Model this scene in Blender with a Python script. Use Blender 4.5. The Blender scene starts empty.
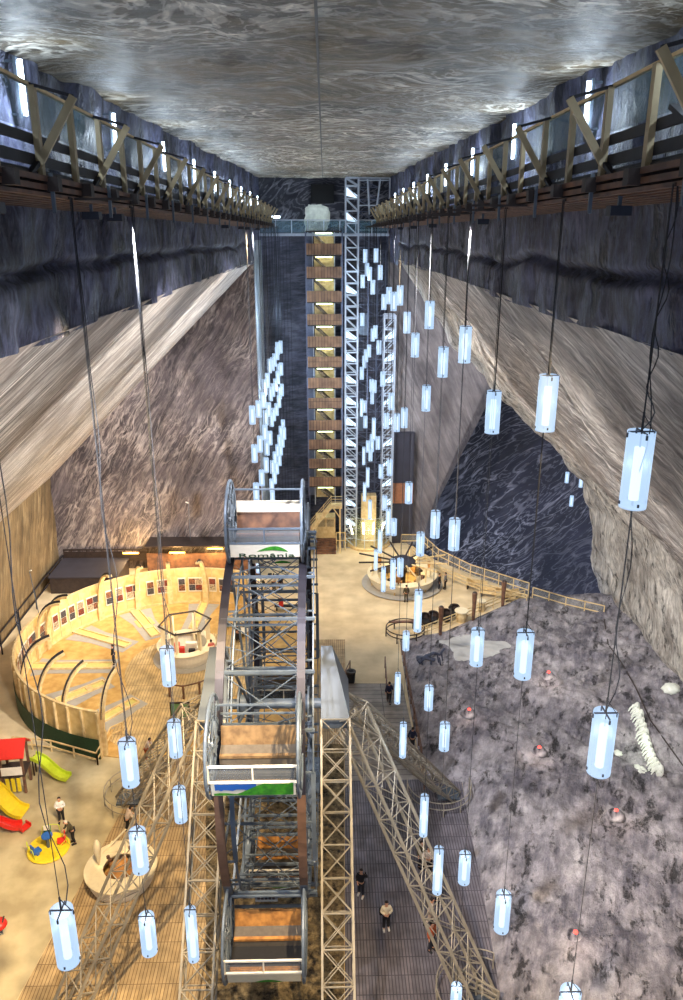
import bpy, bmesh, math, random
from mathutils import Vector, Matrix, noise
random.seed(7)
SC = bpy.context.scene
COL = SC.collection
PI = math.pi
D2R = math.radians
CAMZ = 32.0
PITCH = math.radians(18.8); YAW = math.atan(.0224*.9466); FPX = 780.0
fw = Vector((math.sin(YAW)*math.cos(PITCH), math.cos(YAW)*math.cos(PITCH), -math.sin(PITCH)))
rt = Vector((math.cos(YAW), -math.sin(YAW), 0)); up = rt.cross(fw)
EYE = Vector((0, 0, CAMZ))

def P(px, py, z=0.0, y=None):
    """survey helper: where the sight line through a photo pixel meets height z (or depth y)"""
    d = fw + rt*((px-341.5)/FPX) + up*((500-py)/FPX)
    t = (y/d.y) if y is not None else (z-CAMZ)/d.z
    return EYE + d*t

# ------------------------------------------------------------------ materials
def lin(c):
    return tuple((x/12.92 if x <= .04045 else ((x+.055)/1.055)**2.4) for x in [v/255 for v in c])+(1,)
def nm(name):
    m = bpy.data.materials.new(name); m.use_nodes = True
    nt = m.node_tree; b = nt.nodes['Principled BSDF']
    return m, nt, b
def N(nt, t, **k):
    n = nt.nodes.new(t)
    for a, v in k.items():
        if a in n.inputs.keys() if hasattr(n.inputs, 'keys') else False: n.inputs[a].default_value = v
        else:
            try: setattr(n, a, v)
            except Exception: pass
    return n
def plain(name, c, rough=.6, metal=0, var=.25, scale=6, bump=.0, c2=None):
    m, nt, b = nm(name)
    tc = nt.nodes.new('ShaderNodeTexCoord'); no = nt.nodes.new('ShaderNodeTexNoise')
    no.inputs['Scale'].default_value = scale; no.inputs['Detail'].default_value = 5
    nt.links.new(tc.outputs['Object'], no.inputs['Vector'])
    r = nt.nodes.new('ShaderNodeValToRGB')
    L = lin(c); D = lin(c2) if c2 else tuple(x*(1-var) for x in L[:3])+(1,)
    r.color_ramp.elements[0].position = .35; r.color_ramp.elements[1].position = .65
    r.color_ramp.elements[0].color = D; r.color_ramp.elements[1].color = L
    nt.links.new(no.outputs['Fac'], r.inputs['Fac']); nt.links.new(r.outputs['Color'], b.inputs['Base Color'])
    b.inputs['Roughness'].default_value = rough; b.inputs['Metallic'].default_value = metal
    if bump:
        bu = nt.nodes.new('ShaderNodeBump'); bu.inputs['Strength'].default_value = bump
        nt.links.new(no.outputs['Fac'], bu.inputs['Height']); nt.links.new(bu.outputs['Normal'], b.inputs['Normal'])
    return m
def emis(name, c, s, alpha=None):
    m, nt, b = nm(name)
    b.inputs['Base Color'].default_value = (.02, .02, .02, 1)
    b.inputs['Emission Color'].default_value = lin(c); b.inputs['Emission Strength'].default_value = s
    b.inputs['Roughness'].default_value = .4
    if alpha is not None: b.inputs['Alpha'].default_value = alpha
    return m
def glass(name, c, alpha, rough=.1):
    m, nt, b = nm(name)
    b.inputs['Base Color'].default_value = lin(c); b.inputs['Alpha'].default_value = alpha
    b.inputs['Roughness'].default_value = rough
    return m
def salt(name, dark, light, vein, along=(0,0,1), squeeze=.2, scale=.35, warp=2.0, bands=14, vein_amt=.6, rough=.5, bump=.4, blotch=.12, grain=1.6, spec=.5, pits=0, thin=.55, streak=.5, contrast=1.0, pitdir=False):
    """banded rock salt: bands follow a direction in the rock, folded by a slow warp; fine pick-mark grain on top"""
    m, nt, b = nm(name); L = nt.links.new
    def math_(op, a, bb=None, c=None, clamp=False):
        n = nt.nodes.new('ShaderNodeMath'); n.operation = op; n.use_clamp = clamp
        for i, v in enumerate((a, bb, c)):
            if v is None: continue
            if hasattr(v, 'is_linked'): L(v, n.inputs[i])
            else: n.inputs[i].default_value = v
        return n.outputs[0]
    def noise_(vec, sc, det=5, ro=.6, col=False):
        n = nt.nodes.new('ShaderNodeTexNoise'); n.inputs['Scale'].default_value = sc; n.inputs['Detail'].default_value = det; n.inputs['Roughness'].default_value = ro
        L(vec, n.inputs['Vector']); return n.outputs['Color'] if col else n.outputs['Fac']
    def vm(op, a, bb=None, sc=None):
        n = nt.nodes.new('ShaderNodeVectorMath'); n.operation = op
        for i, v in enumerate((a, bb)):
            if v is None: continue
            if hasattr(v, 'is_linked'): L(v, n.inputs[i])
            else: n.inputs[i].default_value = v
        if sc is not None:
            if hasattr(sc, 'is_linked'): L(sc, n.inputs['Scale'])
            else: n.inputs['Scale'].default_value = sc
        return n
    def ramp01(v, lo, hi, a=0, c=1):
        n = nt.nodes.new('ShaderNodeMapRange'); n.interpolation_type = 'SMOOTHSTEP'; L(v, n.inputs[0])
        for i, q in enumerate((lo, hi, a, c)): n.inputs[i+1].default_value = q
        return n.outputs[0]
    def mix(f, A, B, mode='MIX'):
        n = nt.nodes.new('ShaderNodeMix'); n.data_type = 'RGBA'; n.blend_type = mode
        for i, v in ((0, f), (6, A), (7, B)):
            if hasattr(v, 'is_linked'): L(v, n.inputs[i])
            else: n.inputs[i].default_value = v
        return n.outputs[2]
    d = Vector(along).normalized(); tc = nt.nodes.new('ShaderNodeTexCoord'); p = tc.outputs['Object']
    wn = noise_(p, scale*.33, 3, .55, True)
    pw = vm('ADD', p, vm('SCALE', vm('SUBTRACT', wn, (.5,.5,.5)).outputs[0], sc=warp/scale).outputs[0]).outputs[0]
    def squeeze_(v, k):
        dt = vm('DOT_PRODUCT', v, tuple(d)).outputs['Value']
        return vm('SUBTRACT', v, vm('SCALE', tuple(d), sc=math_('MULTIPLY', dt, 1-k)).outputs[0]).outputs[0]
    ps = squeeze_(pw, squeeze); pst = squeeze_(p, squeeze*.35)
    field = noise_(ps, scale, 4, .55)
    sn = math_('SINE', math_('MULTIPLY', field, bands*6.283))
    v1 = ramp01(sn, thin, 1.0)
    field2 = noise_(ps, scale*2.3, 5, .6)
    v2 = ramp01(math_('SINE', math_('MULTIPLY', field2, bands*6.283)), thin*.6, 1.0)
    mask = ramp01(noise_(p, scale*.5, 4, .6), .38, .62, .25, 1)
    fine = ramp01(noise_(pst, scale*9, 6, .7), .42, .66)
    veins = math_('MULTIPLY', math_('ADD', math_('MULTIPLY', v1, .6), math_('ADD', math_('MULTIPLY', v2, .45), math_('MULTIPLY', fine, streak))), math_('MULTIPLY', mask, vein_amt), clamp=True)
    base = nt.nodes.new('ShaderNodeValToRGB'); e = base.color_ramp.elements
    e[0].position = .36; e[0].color = lin(dark); e[1].position = .64; e[1].color = lin(light)
    L(math_('MULTIPLY_ADD', math_('SUBTRACT', noise_(pst, scale*4, 6, .7), .5), .8, noise_(p, blotch, 7, .65)), base.inputs['Fac'])
    col = mix(veins, base.outputs['Color'], lin(vein))
    gr = noise_(squeeze_(p, max(.3, squeeze)), grain, 8, .72)
    col = mix(1.0, col, ramp01(gr, .32, .68, 1-.45*contrast, 1+.25*contrast), 'MULTIPLY')
    h = math_('MULTIPLY_ADD', field, .5, gr)
    if pits:
        pn = noise_(squeeze_(p, .45), pits, 5, .75); pr_ = ramp01(pn, .34, .46, .18, 1); col = mix(1.0, col, pr_, 'MULTIPLY'); h = math_('MULTIPLY_ADD', pr_, .6, h)
    L(col, b.inputs['Base Color'])
    b.inputs['Roughness'].default_value = rough; b.inputs['Specular IOR Level'].default_value = spec
    bu = nt.nodes.new('ShaderNodeBump'); bu.inputs['Strength'].default_value = bump; bu.inputs['Distance'].default_value = .3
    L(h, bu.inputs['Height']); L(bu.outputs['Normal'], b.inputs['Normal'])
    return m
def planks(name, c1, c2, gap, w=.14, along='Y', board=3.0, rough=.65, gapw=.02):
    m, nt, b = nm(name); L = nt.links.new
    tc = nt.nodes.new('ShaderNodeTexCoord'); mp = nt.nodes.new('ShaderNodeMapping')
    mp.inputs['Rotation'].default_value = (0, 0, PI/2 if along == 'Y' else 0)
    L(tc.outputs['Object'], mp.inputs['Vector'])
    br = nt.nodes.new('ShaderNodeTexBrick'); br.inputs['Scale'].default_value = 1
    br.inputs['Brick Width'].default_value = board; br.inputs['Row Height'].default_value = w; br.inputs['Mortar Size'].default_value = gapw
    br.inputs['Color1'].default_value = lin(c1); br.inputs['Color2'].default_value = lin(c2); br.inputs['Mortar'].default_value = lin(gap)
    L(mp.outputs['Vector'], br.inputs['Vector'])
    no = nt.nodes.new('ShaderNodeTexNoise'); no.inputs['Scale'].default_value = 1.3; no.inputs['Detail'].default_value = 8
    L(tc.outputs['Object'], no.inputs['Vector'])
    mr = nt.nodes.new('ShaderNodeMapRange'); mr.inputs[1].default_value = .3; mr.inputs[2].default_value = .7; mr.inputs[3].default_value = .65; mr.inputs[4].default_value = 1.2
    L(no.outputs['Fac'], mr.inputs[0])
    mx = nt.nodes.new('ShaderNodeMix'); mx.data_type = 'RGBA'; mx.blend_type = 'MULTIPLY'; mx.inputs[0].default_value = 1
    L(br.outputs['Color'], mx.inputs[6]); L(mr.outputs[0], mx.inputs[7]); L(mx.outputs[2], b.inputs['Base Color'])
    b.inputs['Roughness'].default_value = rough; br.offset = 0
    return m

M = {}
M['ceil'] = salt('ceiling_salt', (46,36,20), (108,90,58), (236,230,216), along=(1,.35,0), squeeze=.6, scale=.26, warp=2.3, bands=13, vein_amt=1.15, rough=.5, bump=.6, blotch=.3, grain=2.2, spec=.28, thin=.45, streak=.2, contrast=.8)
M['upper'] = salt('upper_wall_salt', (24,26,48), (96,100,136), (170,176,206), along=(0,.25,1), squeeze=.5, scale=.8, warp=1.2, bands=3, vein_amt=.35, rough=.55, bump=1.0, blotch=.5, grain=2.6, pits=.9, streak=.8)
M['slopeL'] = salt('left_slope_salt', (112,102,98), (192,180,170), (250,244,236), along=(.6,.54,.59), squeeze=.09, scale=.85, warp=.5, bands=5, vein_amt=1.0, rough=.6, bump=.35, blotch=.12, grain=1.6, streak=1.0, contrast=.8)
M['slopeR'] = salt('right_slope_salt', (96,88,86), (184,174,166), (240,234,226), along=(.3,-.85,-.42), squeeze=.1, scale=.85, warp=.45, bands=5, vein_amt=.8, rough=.65, bump=.7, blotch=.12, grain=2.4, streak=.9)
M['rough'] = salt('pitted_salt', (140,132,124), (206,200,190), (236,232,224), along=(.1,.1,1), squeeze=.3, scale=.6, warp=.5, bands=3, vein_amt=.5, rough=.75, bump=1, blotch=.25, grain=2.5, pits=1.1, streak=.5)
M['backL'] = salt('back_wall_salt', (50,44,50), (104,94,98), (178,166,160), along=(.5,0,.86), squeeze=.16, scale=.34, warp=1.2, bands=13, vein_amt=.9, rough=.65, bump=.2, blotch=.1, grain=1.2, streak=.55, contrast=.5, thin=.4)
M['backC'] = salt('recess_salt', (42,44,60), (88,88,106), (122,122,138), along=(1,0,.1), squeeze=.2, scale=.9, warp=.4, bands=3, vein_amt=.4, rough=.65, bump=.5, blotch=.4, grain=1.5, streak=.7)
M['edge'] = salt('pale_edge_salt', (132,140,150), (176,184,192), (214,222,230), along=(0,0,1), squeeze=.2, scale=.6, warp=.3, bands=3, vein_amt=.4, rough=.6, bump=.6, blotch=.4, grain=1.6)
M['backR'] = salt('grey_back_salt', (92,84,84), (140,130,126), (178,168,162), along=(-.4,0,.9), squeeze=.15, scale=.4, warp=.6, bands=4, vein_amt=.4, rough=.65, bump=.2, blotch=.12, grain=1.2, streak=.8, contrast=.5)
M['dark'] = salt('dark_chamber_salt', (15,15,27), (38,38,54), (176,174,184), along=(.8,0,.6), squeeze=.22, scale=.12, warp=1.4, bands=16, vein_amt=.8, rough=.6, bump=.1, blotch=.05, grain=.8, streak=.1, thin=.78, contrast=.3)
M['ground'] = salt('rough_salt_ground', (92,88,98), (160,154,158), (214,208,206), along=(.2,.5,0), squeeze=.6, scale=.5, warp=1.2, bands=2, vein_amt=.35, rough=.85, bump=1.0, blotch=.3, grain=1.5, pits=1.2, streak=.5, contrast=.8)
M['pit'] = salt('shaded_brown_rubble', (80,66,46), (150,130,92), (186,166,126), along=(0,0,1), squeeze=1, scale=1.2, warp=.6, bands=2, vein_amt=.4, rough=.9, bump=1, blotch=1.0, grain=3, pits=2.0)
M['sand'] = plain('trodden_salt_floor', (226,206,168), .85, var=.22, scale=.5, bump=.15, c2=(196,176,140))
M['sandL'] = plain('playground_floor', (196,182,146), .85, scale=.6, bump=.15, c2=(160,146,114))
M['deckG'] = planks('grey_deck_boards', (112,106,112), (96,92,100), (62,58,66), w=.15, along='Y', board=.95, gapw=.022)
M['deckL'] = planks('brown_deck_boards', (190,164,122), (172,146,106), (122,98,68), w=.16, along='Y', board=1.1, gapw=.018)
M['deckS'] = planks('pale_deck_boards', (150,142,134), (136,128,120), (92,86,82), w=.5, along='X', board=4, gapw=.03)
M['ply'] = plain('golden_plywood', (206,170,104), .7, scale=1.5, c2=(180,142,78))
M['disc'] = planks('ring_boards', (204,180,134), (188,164,118), (140,116,80), w=.22, along='Y', board=3, gapw=.02)
M['path'] = plain('grey_path', (164,162,158), .8, var=.1, scale=3)
M['felt'] = plain('yellow_felt', (206,200,124), .8, var=.12)
M['pine'] = plain('pale_pine', (228,204,154), .55, var=.15, scale=3, c2=(206,176,124))
M['pine2'] = plain('wall_panel_pine', (232,204,142), .55, var=.15, scale=2, c2=(212,180,116))
M['dkwood'] = plain('dark_wood', (58,46,42), .6, var=.4, scale=3)
M['blkwood'] = plain('black_wood', (34,34,44), .6, var=.4, scale=3)
M['brownwood'] = plain('brown_plank', (124,88,66), .6, var=.4, scale=2, c2=(82,58,48))
M['braceW'] = plain('brace_wood', (176,158,122), .55, var=.2, scale=3)
M['clad'] = planks('stair_cladding', (150,112,82), (124,92,70), (70,52,44), w=.3, along='Y', board=4)
M['clad'].node_tree.nodes['Mapping'].inputs['Rotation'].default_value = (PI/2, 0, PI/2)
M['steel'] = plain('grey_blue_steel', (96,108,122), .45, metal=.15, var=.25, scale=2)
M['galv'] = plain('galvanised_steel', (158,150,134), .5, metal=.1, var=.25, scale=2)
M['darksteel'] = plain('dark_rim_steel', (48,46,56), .45, metal=.5, var=.3, scale=2)
M['rust'] = plain('rusty_rim_steel', (120,92,76), .6, metal=.3, var=.3, scale=2)
M['plate'] = plain('grey_plate', (92,102,114), .4, metal=.35, var=.12, scale=1)
M['tower'] = plain('white_tower_steel', (190,198,210), .45, metal=.2, var=.15)
M['towerD'] = plain('shaft_steel', (104,110,132), .45, metal=.3, var=.2)
M['white'] = plain('white_paint', (232,226,212), .5, var=.08)
M['cream'] = plain('cream_laminate', (236,222,188), .5, var=.08)
M['orangewood'] = plain('orange_bench_wood', (186,132,70), .6, var=.3, scale=4, c2=(140,96,52))
M['benchwood'] = plain('bench_wood', (134,110,80), .6, var=.3, scale=4, c2=(100,80,58))
M['black'] = plain('black_cloth', (26,26,30), .8)
M['red'] = plain('red_plastic', (214,44,34), .4, var=.1)
M['lime'] = plain('lime_plastic', (196,214,50), .35, var=.1)
M['yellow'] = plain('yellow_plastic', (236,208,44), .35, var=.1)
M['blue'] = plain('blue_plastic', (40,100,190), .4, var=.1)
M['green'] = plain('green_paint', (40,120,50), .5, var=.15)
M['logogreen'] = plain('leaf_green', (70,160,40), .5, var=.2, c2=(40,120,40))
M['dkgreen'] = plain('dark_green_cloth', (30,66,40), .7)
M['board'] = plain('green_board', (110,160,110), .6, var=.1)
M['photo'] = plain('photo_print', (150,90,60), .4, scale=9, c2=(30,28,34))
M['clearglass'] = glass('clear_glass', (120,126,132), .3)
M['fenceglass'] = glass('fence_glass', (200,200,190), .12)
M['railglass'] = glass('rail_glass', (110,150,165), .30)
M['acryl'] = emis('lamp_shade_glow', (186,218,255), 1.05, alpha=.8)
M['tubeglow'] = emis('lamp_tube_glow', (225,240,255), 3.2)
M['fluoro'] = emis('wall_lamp_glow', (215,235,255), 14)
M['stairglow'] = emis('stair_lamp_glow', (236,255,190), 5)
M['cabinglow'] = emis('cabin_lamp_glow', (255,240,190), 8)
M['coolglow'] = emis('shaft_lamp_glow', (205,230,250), 2.2)
M['orangeglow'] = emis('orange_lamp_glow', (255,190,80), 12)
M['redglow'] = emis('red_lamp_glow', (255,60,50), 6)
M['cable'] = plain('steel_cable', (40,42,48), .9)
M['bracket'] = plain('dark_bracket', (40,46,60), .5)
M['darkroof'] = plain('dark_roof', (58,56,66), .7, var=.2, scale=1)
M['puddle'] = plain('pale_salt_crust', (186,184,180), .6, var=.12, scale=1.5)
M['saltwhite'] = plain('white_salt', (222,226,214), .6, var=.2, scale=3, bump=.6)
M['tarp'] = plain('blue_grey_tarp', (60,66,86), .6, var=.4, scale=4)

# ------------------------------------------------------------------ mesh building
class MB:
    def __init__(s): s.v = []; s.f = []
    def add(s, vs, fs):
        n = len(s.v); s.v += [tuple(v) for v in vs]; s.f += [tuple(i+n for i in f) for f in fs]; return s
    def box(s, c, d, rot=None):
        c = Vector(c); h = Vector(d)/2
        vs = [Vector((x*h.x, y*h.y, z*h.z)) for x in (-1,1) for y in (-1,1) for z in (-1,1)]
        if rot is not None:
            R = rot if isinstance(rot, Matrix) else Matrix.Rotation(rot, 3, 'Z')
            vs = [R@v for v in vs]
        return s.add([c+v for v in vs], [(0,1,3,2),(4,6,7,5),(0,4,5,1),(2,3,7,6),(0,2,6,4),(1,5,7,3)])
    def bb(s, x0, x1, y0, y1, z0, z1): return s.box(((x0+x1)/2,(y0+y1)/2,(z0+z1)/2), (abs(x1-x0),abs(y1-y0),abs(z1-z0)))
    def frame(s, d, hint=None):
        d = d.normalized(); h = Vector(hint) if hint is not None else Vector((0,0,1))
        if abs(d.dot(h)) > .97: h = Vector((1,0,0)) if abs(d.x) < .9 else Vector((0,1,0))
        a = d.cross(h).normalized(); b = d.cross(a).normalized(); return a, b
    def bar(s, p, q, w, h=None, hint=None):
        p = Vector(p); q = Vector(q); h = h or w
        if (q-p).length < 1e-5: return s
        a, b = s.frame(q-p, hint)
        vs = [e + a*(sx*w/2) + b*(sy*h/2) for e in (p, q) for sx, sy in ((-1,-1),(1,-1),(1,1),(-1,1))]
        return s.add(vs, [(0,3,2,1),(4,5,6,7),(0,1,5,4),(1,2,6,5),(2,3,7,6),(3,0,4,7)])
    def tube(s, pts, r, n=8, closed=False, r2=None):
        pts = [Vector(p) for p in pts]; k = len(pts); vs = []; fs = []
        for i, p in enumerate(pts):
            d = (pts[(i+1) % k]-pts[i-1]) if closed else (pts[min(i+1,k-1)]-pts[max(i-1,0)])
            a, b = s.frame(d)
            if i and (a.dot(pa) < 0): a = -a; b = -b
            pa = a
            rr = r if r2 is None else r+(r2-r)*i/max(1,k-1)
            vs += [p + a*(rr*math.cos(2*PI*j/n)) + b*(rr*math.sin(2*PI*j/n)) for j in range(n)]
        m = k if closed else k-1
        for i in range(m):
            for j in range(n):
                i2 = (i+1) % k
                fs.append((i*n+j, i*n+(j+1)%n, i2*n+(j+1)%n, i2*n+j))
        if not closed: fs.append(tuple(range(n-1,-1,-1))); fs.append(tuple((k-1)*n+j for j in range(n)))
        return s.add(vs, fs)
    def lathe(s, prof, n=32, c=(0,0,0), a0=0, a1=2*PI, cap=True, M3=None):
        c = Vector(c); full = abs(a1-a0-2*PI) < 1e-6; m = n if full else n+1
        vs = []
        for i in range(m):
            a = a0+(a1-a0)*i/n
            for r, z in prof:
                v = Vector((r*math.cos(a), r*math.sin(a), z))
                if M3 is not None: v = M3@v
                vs.append(c+v)
        k = len(prof); fs = []
        for i in range(n):
            i2 = (i+1) % m
            for j in range(k-1): fs.append((i*k+j, i2*k+j, i2*k+j+1, i*k+j+1))
        if cap and full:
            if prof[0][0] > 1e-6: fs.append(tuple(i*k for i in range(m-1,-1,-1)))
            if prof[-1][0] > 1e-6: fs.append(tuple(i*k+k-1 for i in range(m)))
        return s.add(vs, fs)
    def prism(s, poly, z0, z1):
        n = len(poly)
        vs = [(p[0],p[1],z0) for p in poly]+[(p[0],p[1],z1) for p in poly]
        return s.add(vs, [tuple(range(n-1,-1,-1)), tuple(range(n,2*n))]+[(i,(i+1)%n,n+(i+1)%n,n+i) for i in range(n)])
    def build(s, name, mat, parent=None, loc=None, smooth=False, bevel=0, origin=None):
        vs = s.v
        if origin is not None:
            o_ = Vector(origin); vs = [tuple(Vector(v)-o_) for v in vs]
        me = bpy.data.meshes.new(name); me.from_pydata(vs, [], s.f)
        bm = bmesh.new(); bm.from_mesh(me); bmesh.ops.recalc_face_normals(bm, faces=bm.faces)
        bm.to_mesh(me); bm.free(); me.update()
        if mat is not None: me.materials.append(mat)
        if smooth: me.shade_smooth()
        o = bpy.data.objects.new(name, me); COL.objects.link(o)
        if origin is not None: o.location = origin
        if loc is not None: o.location = loc
        if parent is not None: o.parent = parent
        if bevel:
            b = o.modifiers.new('bevel', 'BEVEL'); b.width = bevel; b.segments = 2; b.limit_method = 'ANGLE'
        return o
def tag(o, label=None, cat=None, group=None, kind=None):
    if label: o['label'] = label
    if cat: o['category'] = cat
    if group: o['group'] = group
    if kind: o['kind'] = kind
    return o
def thing(name, label, cat, loc=(0,0,0), rz=0, group=None):
    o = bpy.data.objects.new(name, None); COL.objects.link(o); o.location = loc; o.rotation_euler = (0,0,rz)
    o.empty_display_size = .2
    return tag(o, label, cat, group)
def structure(name, mb, mat, **k): return tag(mb.build(name, mat, **k), kind='structure')
def copy_tree(o, parent=None):
    c = o.copy(); COL.objects.link(c)
    if parent is not None: c.parent = parent
    for ch in [x for x in bpy.data.objects if x.parent == o]: copy_tree(ch, c)
    return c
def ring_pts(r, n, z=0, a0=0, a1=2*PI, c=(0,0)):
    return [Vector((c[0]+r*math.cos(a0+(a1-a0)*i/n), c[1]+r*math.sin(a0+(a1-a0)*i/n), z)) for i in range(n if abs(a1-a0-2*PI) < 1e-6 else n+1)]
def truss(mb, p0, p1, w, d, bays, side, chord=.07, lace=.035, x=True):
    """box truss: four chords, X-laced faces with cross rungs"""
    p0 = Vector(p0); p1 = Vector(p1); ax = (p1-p0).normalized()
    sd = Vector(side); sd = (sd-ax*sd.dot(ax)).normalized(); nd = ax.cross(sd).normalized()
    cs = [sd*(a*w/2)+nd*(b*d/2) for a, b in ((-1,-1),(1,-1),(1,1),(-1,1))]
    for c in cs: mb.bar(p0+c, p1+c, chord)
    for i in range(bays+1):
        q = p0+(p1-p0)*(i/bays)
        for k in range(4): mb.bar(q+cs[k], q+cs[(k+1)%4], lace*1.4)
        if i < bays:
            q2 = p0+(p1-p0)*((i+1)/bays)
            for k in range(4):
                mb.bar(q+cs[k], q2+cs[(k+1)%4], lace)
                if x: mb.bar(q+cs[(k+1)%4], q2+cs[k], lace)
    return mb

# ------------------------------------------------------------------ the mine: ceiling, walls
def grid_mesh(name, fn, nu, nv, mat, smooth=True):
    mb = MB(); vs = []; fs = []
    for i in range(nu+1):
        for j in range(nv+1): vs.append(fn(i/nu, j/nv))
    for i in range(nu):
        for j in range(nv): a = i*(nv+1)+j; fs.append((a, a+1, a+nv+2, a+nv+1))
    mb.add(vs, fs)
    return structure(name, mb, mat, smooth=smooth)
def nz(x, y, z, s=1.0): return noise.noise(Vector((x*s, y*s, z*s)))
def ceil_z(y): return 35.46+.027*(y-17)
def fceil(u, v):
    y = -8+92*u; x = -7.4+14.8*v
    return (x, y, ceil_z(y)+.12*nz(x, y*.5, 0, .7)+.05*nz(x, y, 3, 2.2))
grid_mesh('ceiling', fceil, 200, 60, M['ceil'])
structure('trim_ceiling_seam', MB().bar((-.1,-6,ceil_z(-6)-.12),(-.1,81.5,ceil_z(81.5)-.1),.05), M['blkwood'] if 'blkwood' in M else None)
def upper_wall(s):
    zb = 29.5
    def f(u, v):
        y = -8+(81 if s < 0 else 78)*u; 
        if s > 0: zb_ = 29.9+.25*nz(y, 5, 0, .15)
        else: zb_ = 29.7+.25*nz(y, 1, 0, .15)
        top = ceil_z(y)+.3; z = top+(zb_-top)*v
        st = .18*math.floor(3*nz(math.floor(y/2.4), 7, s, 1.37)) if z > 33.2 else 0
        rel = .22*nz(y*.9, z*.5, s*4, .8)+.10*nz(y, z*.6, s*9, 2.7)
        crack = -.28*math.exp(-((z-(31.2+.35*nz(y, 0, s*3, .22)))/.12)**2)
        led = -.16 if z < 31.2+.35*nz(y, 0, s*3, .22) else 0
        x = 6.3+rel+st*.5-crack-led*0
        return (s*x, y, z)
    return f
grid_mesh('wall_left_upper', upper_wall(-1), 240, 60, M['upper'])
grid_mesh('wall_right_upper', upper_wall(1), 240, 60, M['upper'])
def interp(prof, t):
    L = [0]
    for a, b in zip(prof, prof[1:]): L.append(L[-1]+math.dist(a, b))
    d = t*L[-1]
    for i in range(len(prof)-1):
        if d <= L[i+1]+1e-9:
            k = (d-L[i])/(L[i+1]-L[i]); return (prof[i][0]+(prof[i+1][0]-prof[i][0])*k, prof[i][1]+(prof[i+1][1]-prof[i][1])*k)
    return prof[-1]
profL = [(-6.25,29.8),(-26.8,9.6)]
def fl(u, v):
    y = -8+81.5*u; x, z = interp(profL, v)
    r = .16*nz(x*.6, y*.25, z, .5)+.05*nz(x, y*.5, z, 1.6)
    e = min(1, v*12)
    return (x+r*e*.7, y, z+r*e*.7)
grid_mesh('wall_left_slope', fl, 160, 90, M['slopeL'])
def fl2(u, v):
    y = -8+81.5*u; z = 9.8-9.9*v
    return (-26.75-.2*v+.12*nz(y*.5, z, 2, .8), y, z)
grid_mesh('wall_left_lower', fl2, 100, 20, salt('brown_wall_salt', (84,68,46), (134,112,78), (186,164,124), along=(0,.35,.94), squeeze=.1, scale=.6, warp=.4, bands=4, vein_amt=.5, rough=.7, bump=.3, streak=.8, contrast=.5))
profR = [(6.25,30.0),(10.0,24.8),(14.9,19.3),(18.6,16.0),(21.4,13.4),(23.3,11.0),(24.4,8.4),(25.0,5.0),(25.4,2.0),(26.6,-.5)]
def fr(u, v):
    y = -8+75*u; x, z = interp(profR, v)
    amp = .25+.55*max(0, min(1, (u-.55)/.35))*min(1, v*5)
    r = amp*nz(x*.5, y*.5, z*.8, .55)+.12*nz(x, y, z, 1.5)
    e = min(1, v*14)
    if u > .97: r -= (u-.97)*12*.6
    return (x+r*e*.8, y, z+r*e*.5)
def fr_end(u, v):
    x, z = interp(profR, v); y = 66.2+u*3.2
    y0 = 67
    r = (.8*nz(x*.5, y0*.5, z*.8, .55)+.12*nz(x, y0, z, 1.5))
    e = min(1, v*14)
    return (x+.0+r*e*.8+u*u*2.2*e+.25*nz(x,y,z,.9), y+.6*nz(z,x,0,.4), z+r*e*.5+u*u*1.2*e)
o = grid_mesh('wall_right_slope', fr, 200, 110, M['slopeR'])
# the pitted, bright band next to the mouth is a rougher working face of the same wall
o.data.materials.append(M['rough'])
for p in o.data.polygons:
    c = p.center
    if c.y > 45+6*(c.z-10)/20+2.5*nz(c.x, c.y, c.z, .25) and c.z > -1: p.material_index = 1
grid_mesh('wall_right_return', fr_end, 10, 90, M['rough'])
# back of the mine
def fbl(u, v):
    x = -28.5+22.2*u; z = 33*v-.2
    return (x, 73+.15*nz(x*.4, z*.4, 1, .8)+.04*nz(x, z, 4, 2), z)
grid_mesh('wall_back_left', fbl, 90, 120, M['backL'])
def fstrip(u, v):
    y = 73+9.3*u; z = 31.5*v
    return (-6.3+.12*nz(y, z*.4, 6, .9), y, z)
grid_mesh('wall_back_return', fstrip, 16, 90, M['edge'])
def fup(s):
    return lambda u, v: (s*(6.35+.1*nz(u*20, v*9, s, 1)), 70+13*u, 29.5+8.2*v)
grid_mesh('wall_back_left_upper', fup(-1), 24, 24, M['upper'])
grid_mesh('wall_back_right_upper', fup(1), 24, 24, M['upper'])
def fbc(u, v):
    x = -6.6+13.4*u; z = 37.9*v-.2
    hole = 0
    return (x, 82.2+.18*nz(x, z, 2, .7)+.10*nz(x*.4, z*1.8, 2, 1.4), z)
ob = grid_mesh('wall_back_centre', fbc, 80, 160, M['backC'])
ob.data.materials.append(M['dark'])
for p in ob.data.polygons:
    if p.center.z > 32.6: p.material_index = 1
# grey back wall to the right with its leaning edge, in front of the dark chamber
pts = [(6.25, -.2), (11.6, -.2), (12.6, 2.5), (13.4, 6), (15.0, 10.5), (17.4, 15.6), (20.2, 21.5), (20.4, 34), (6.25, 34)]
def fbr(u, v):
    z = -.2+34.4*v
    xr = [11.6,12.6,13.6,15.2,17.2,19.2,20.2,20.3][min(7, int(v*8*1.2) if v < .8 else 7)]
    # smooth leaning edge
    e = P(430,530,y=80.0); q = P(440,500,y=80.0); w = P(497,388,y=80.0)
    if z < q.z: xr = e.x+(q.x-e.x)*max(0,(z-e.z))/(q.z-e.z)
    else: xr = q.x+(w.x-q.x)*(z-q.z)/(w.z-q.z)
    x = 6.3+(xr-6.3)*u
    return (x, 80+(1.2*max(0,u-.9)*8*.6)+.15*nz(x*.5, z*.5, 3, .7)+6.0*(1-u)**6*0, z)
grid_mesh('wall_back_right', fbr, 60, 110, M['backR'])
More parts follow.
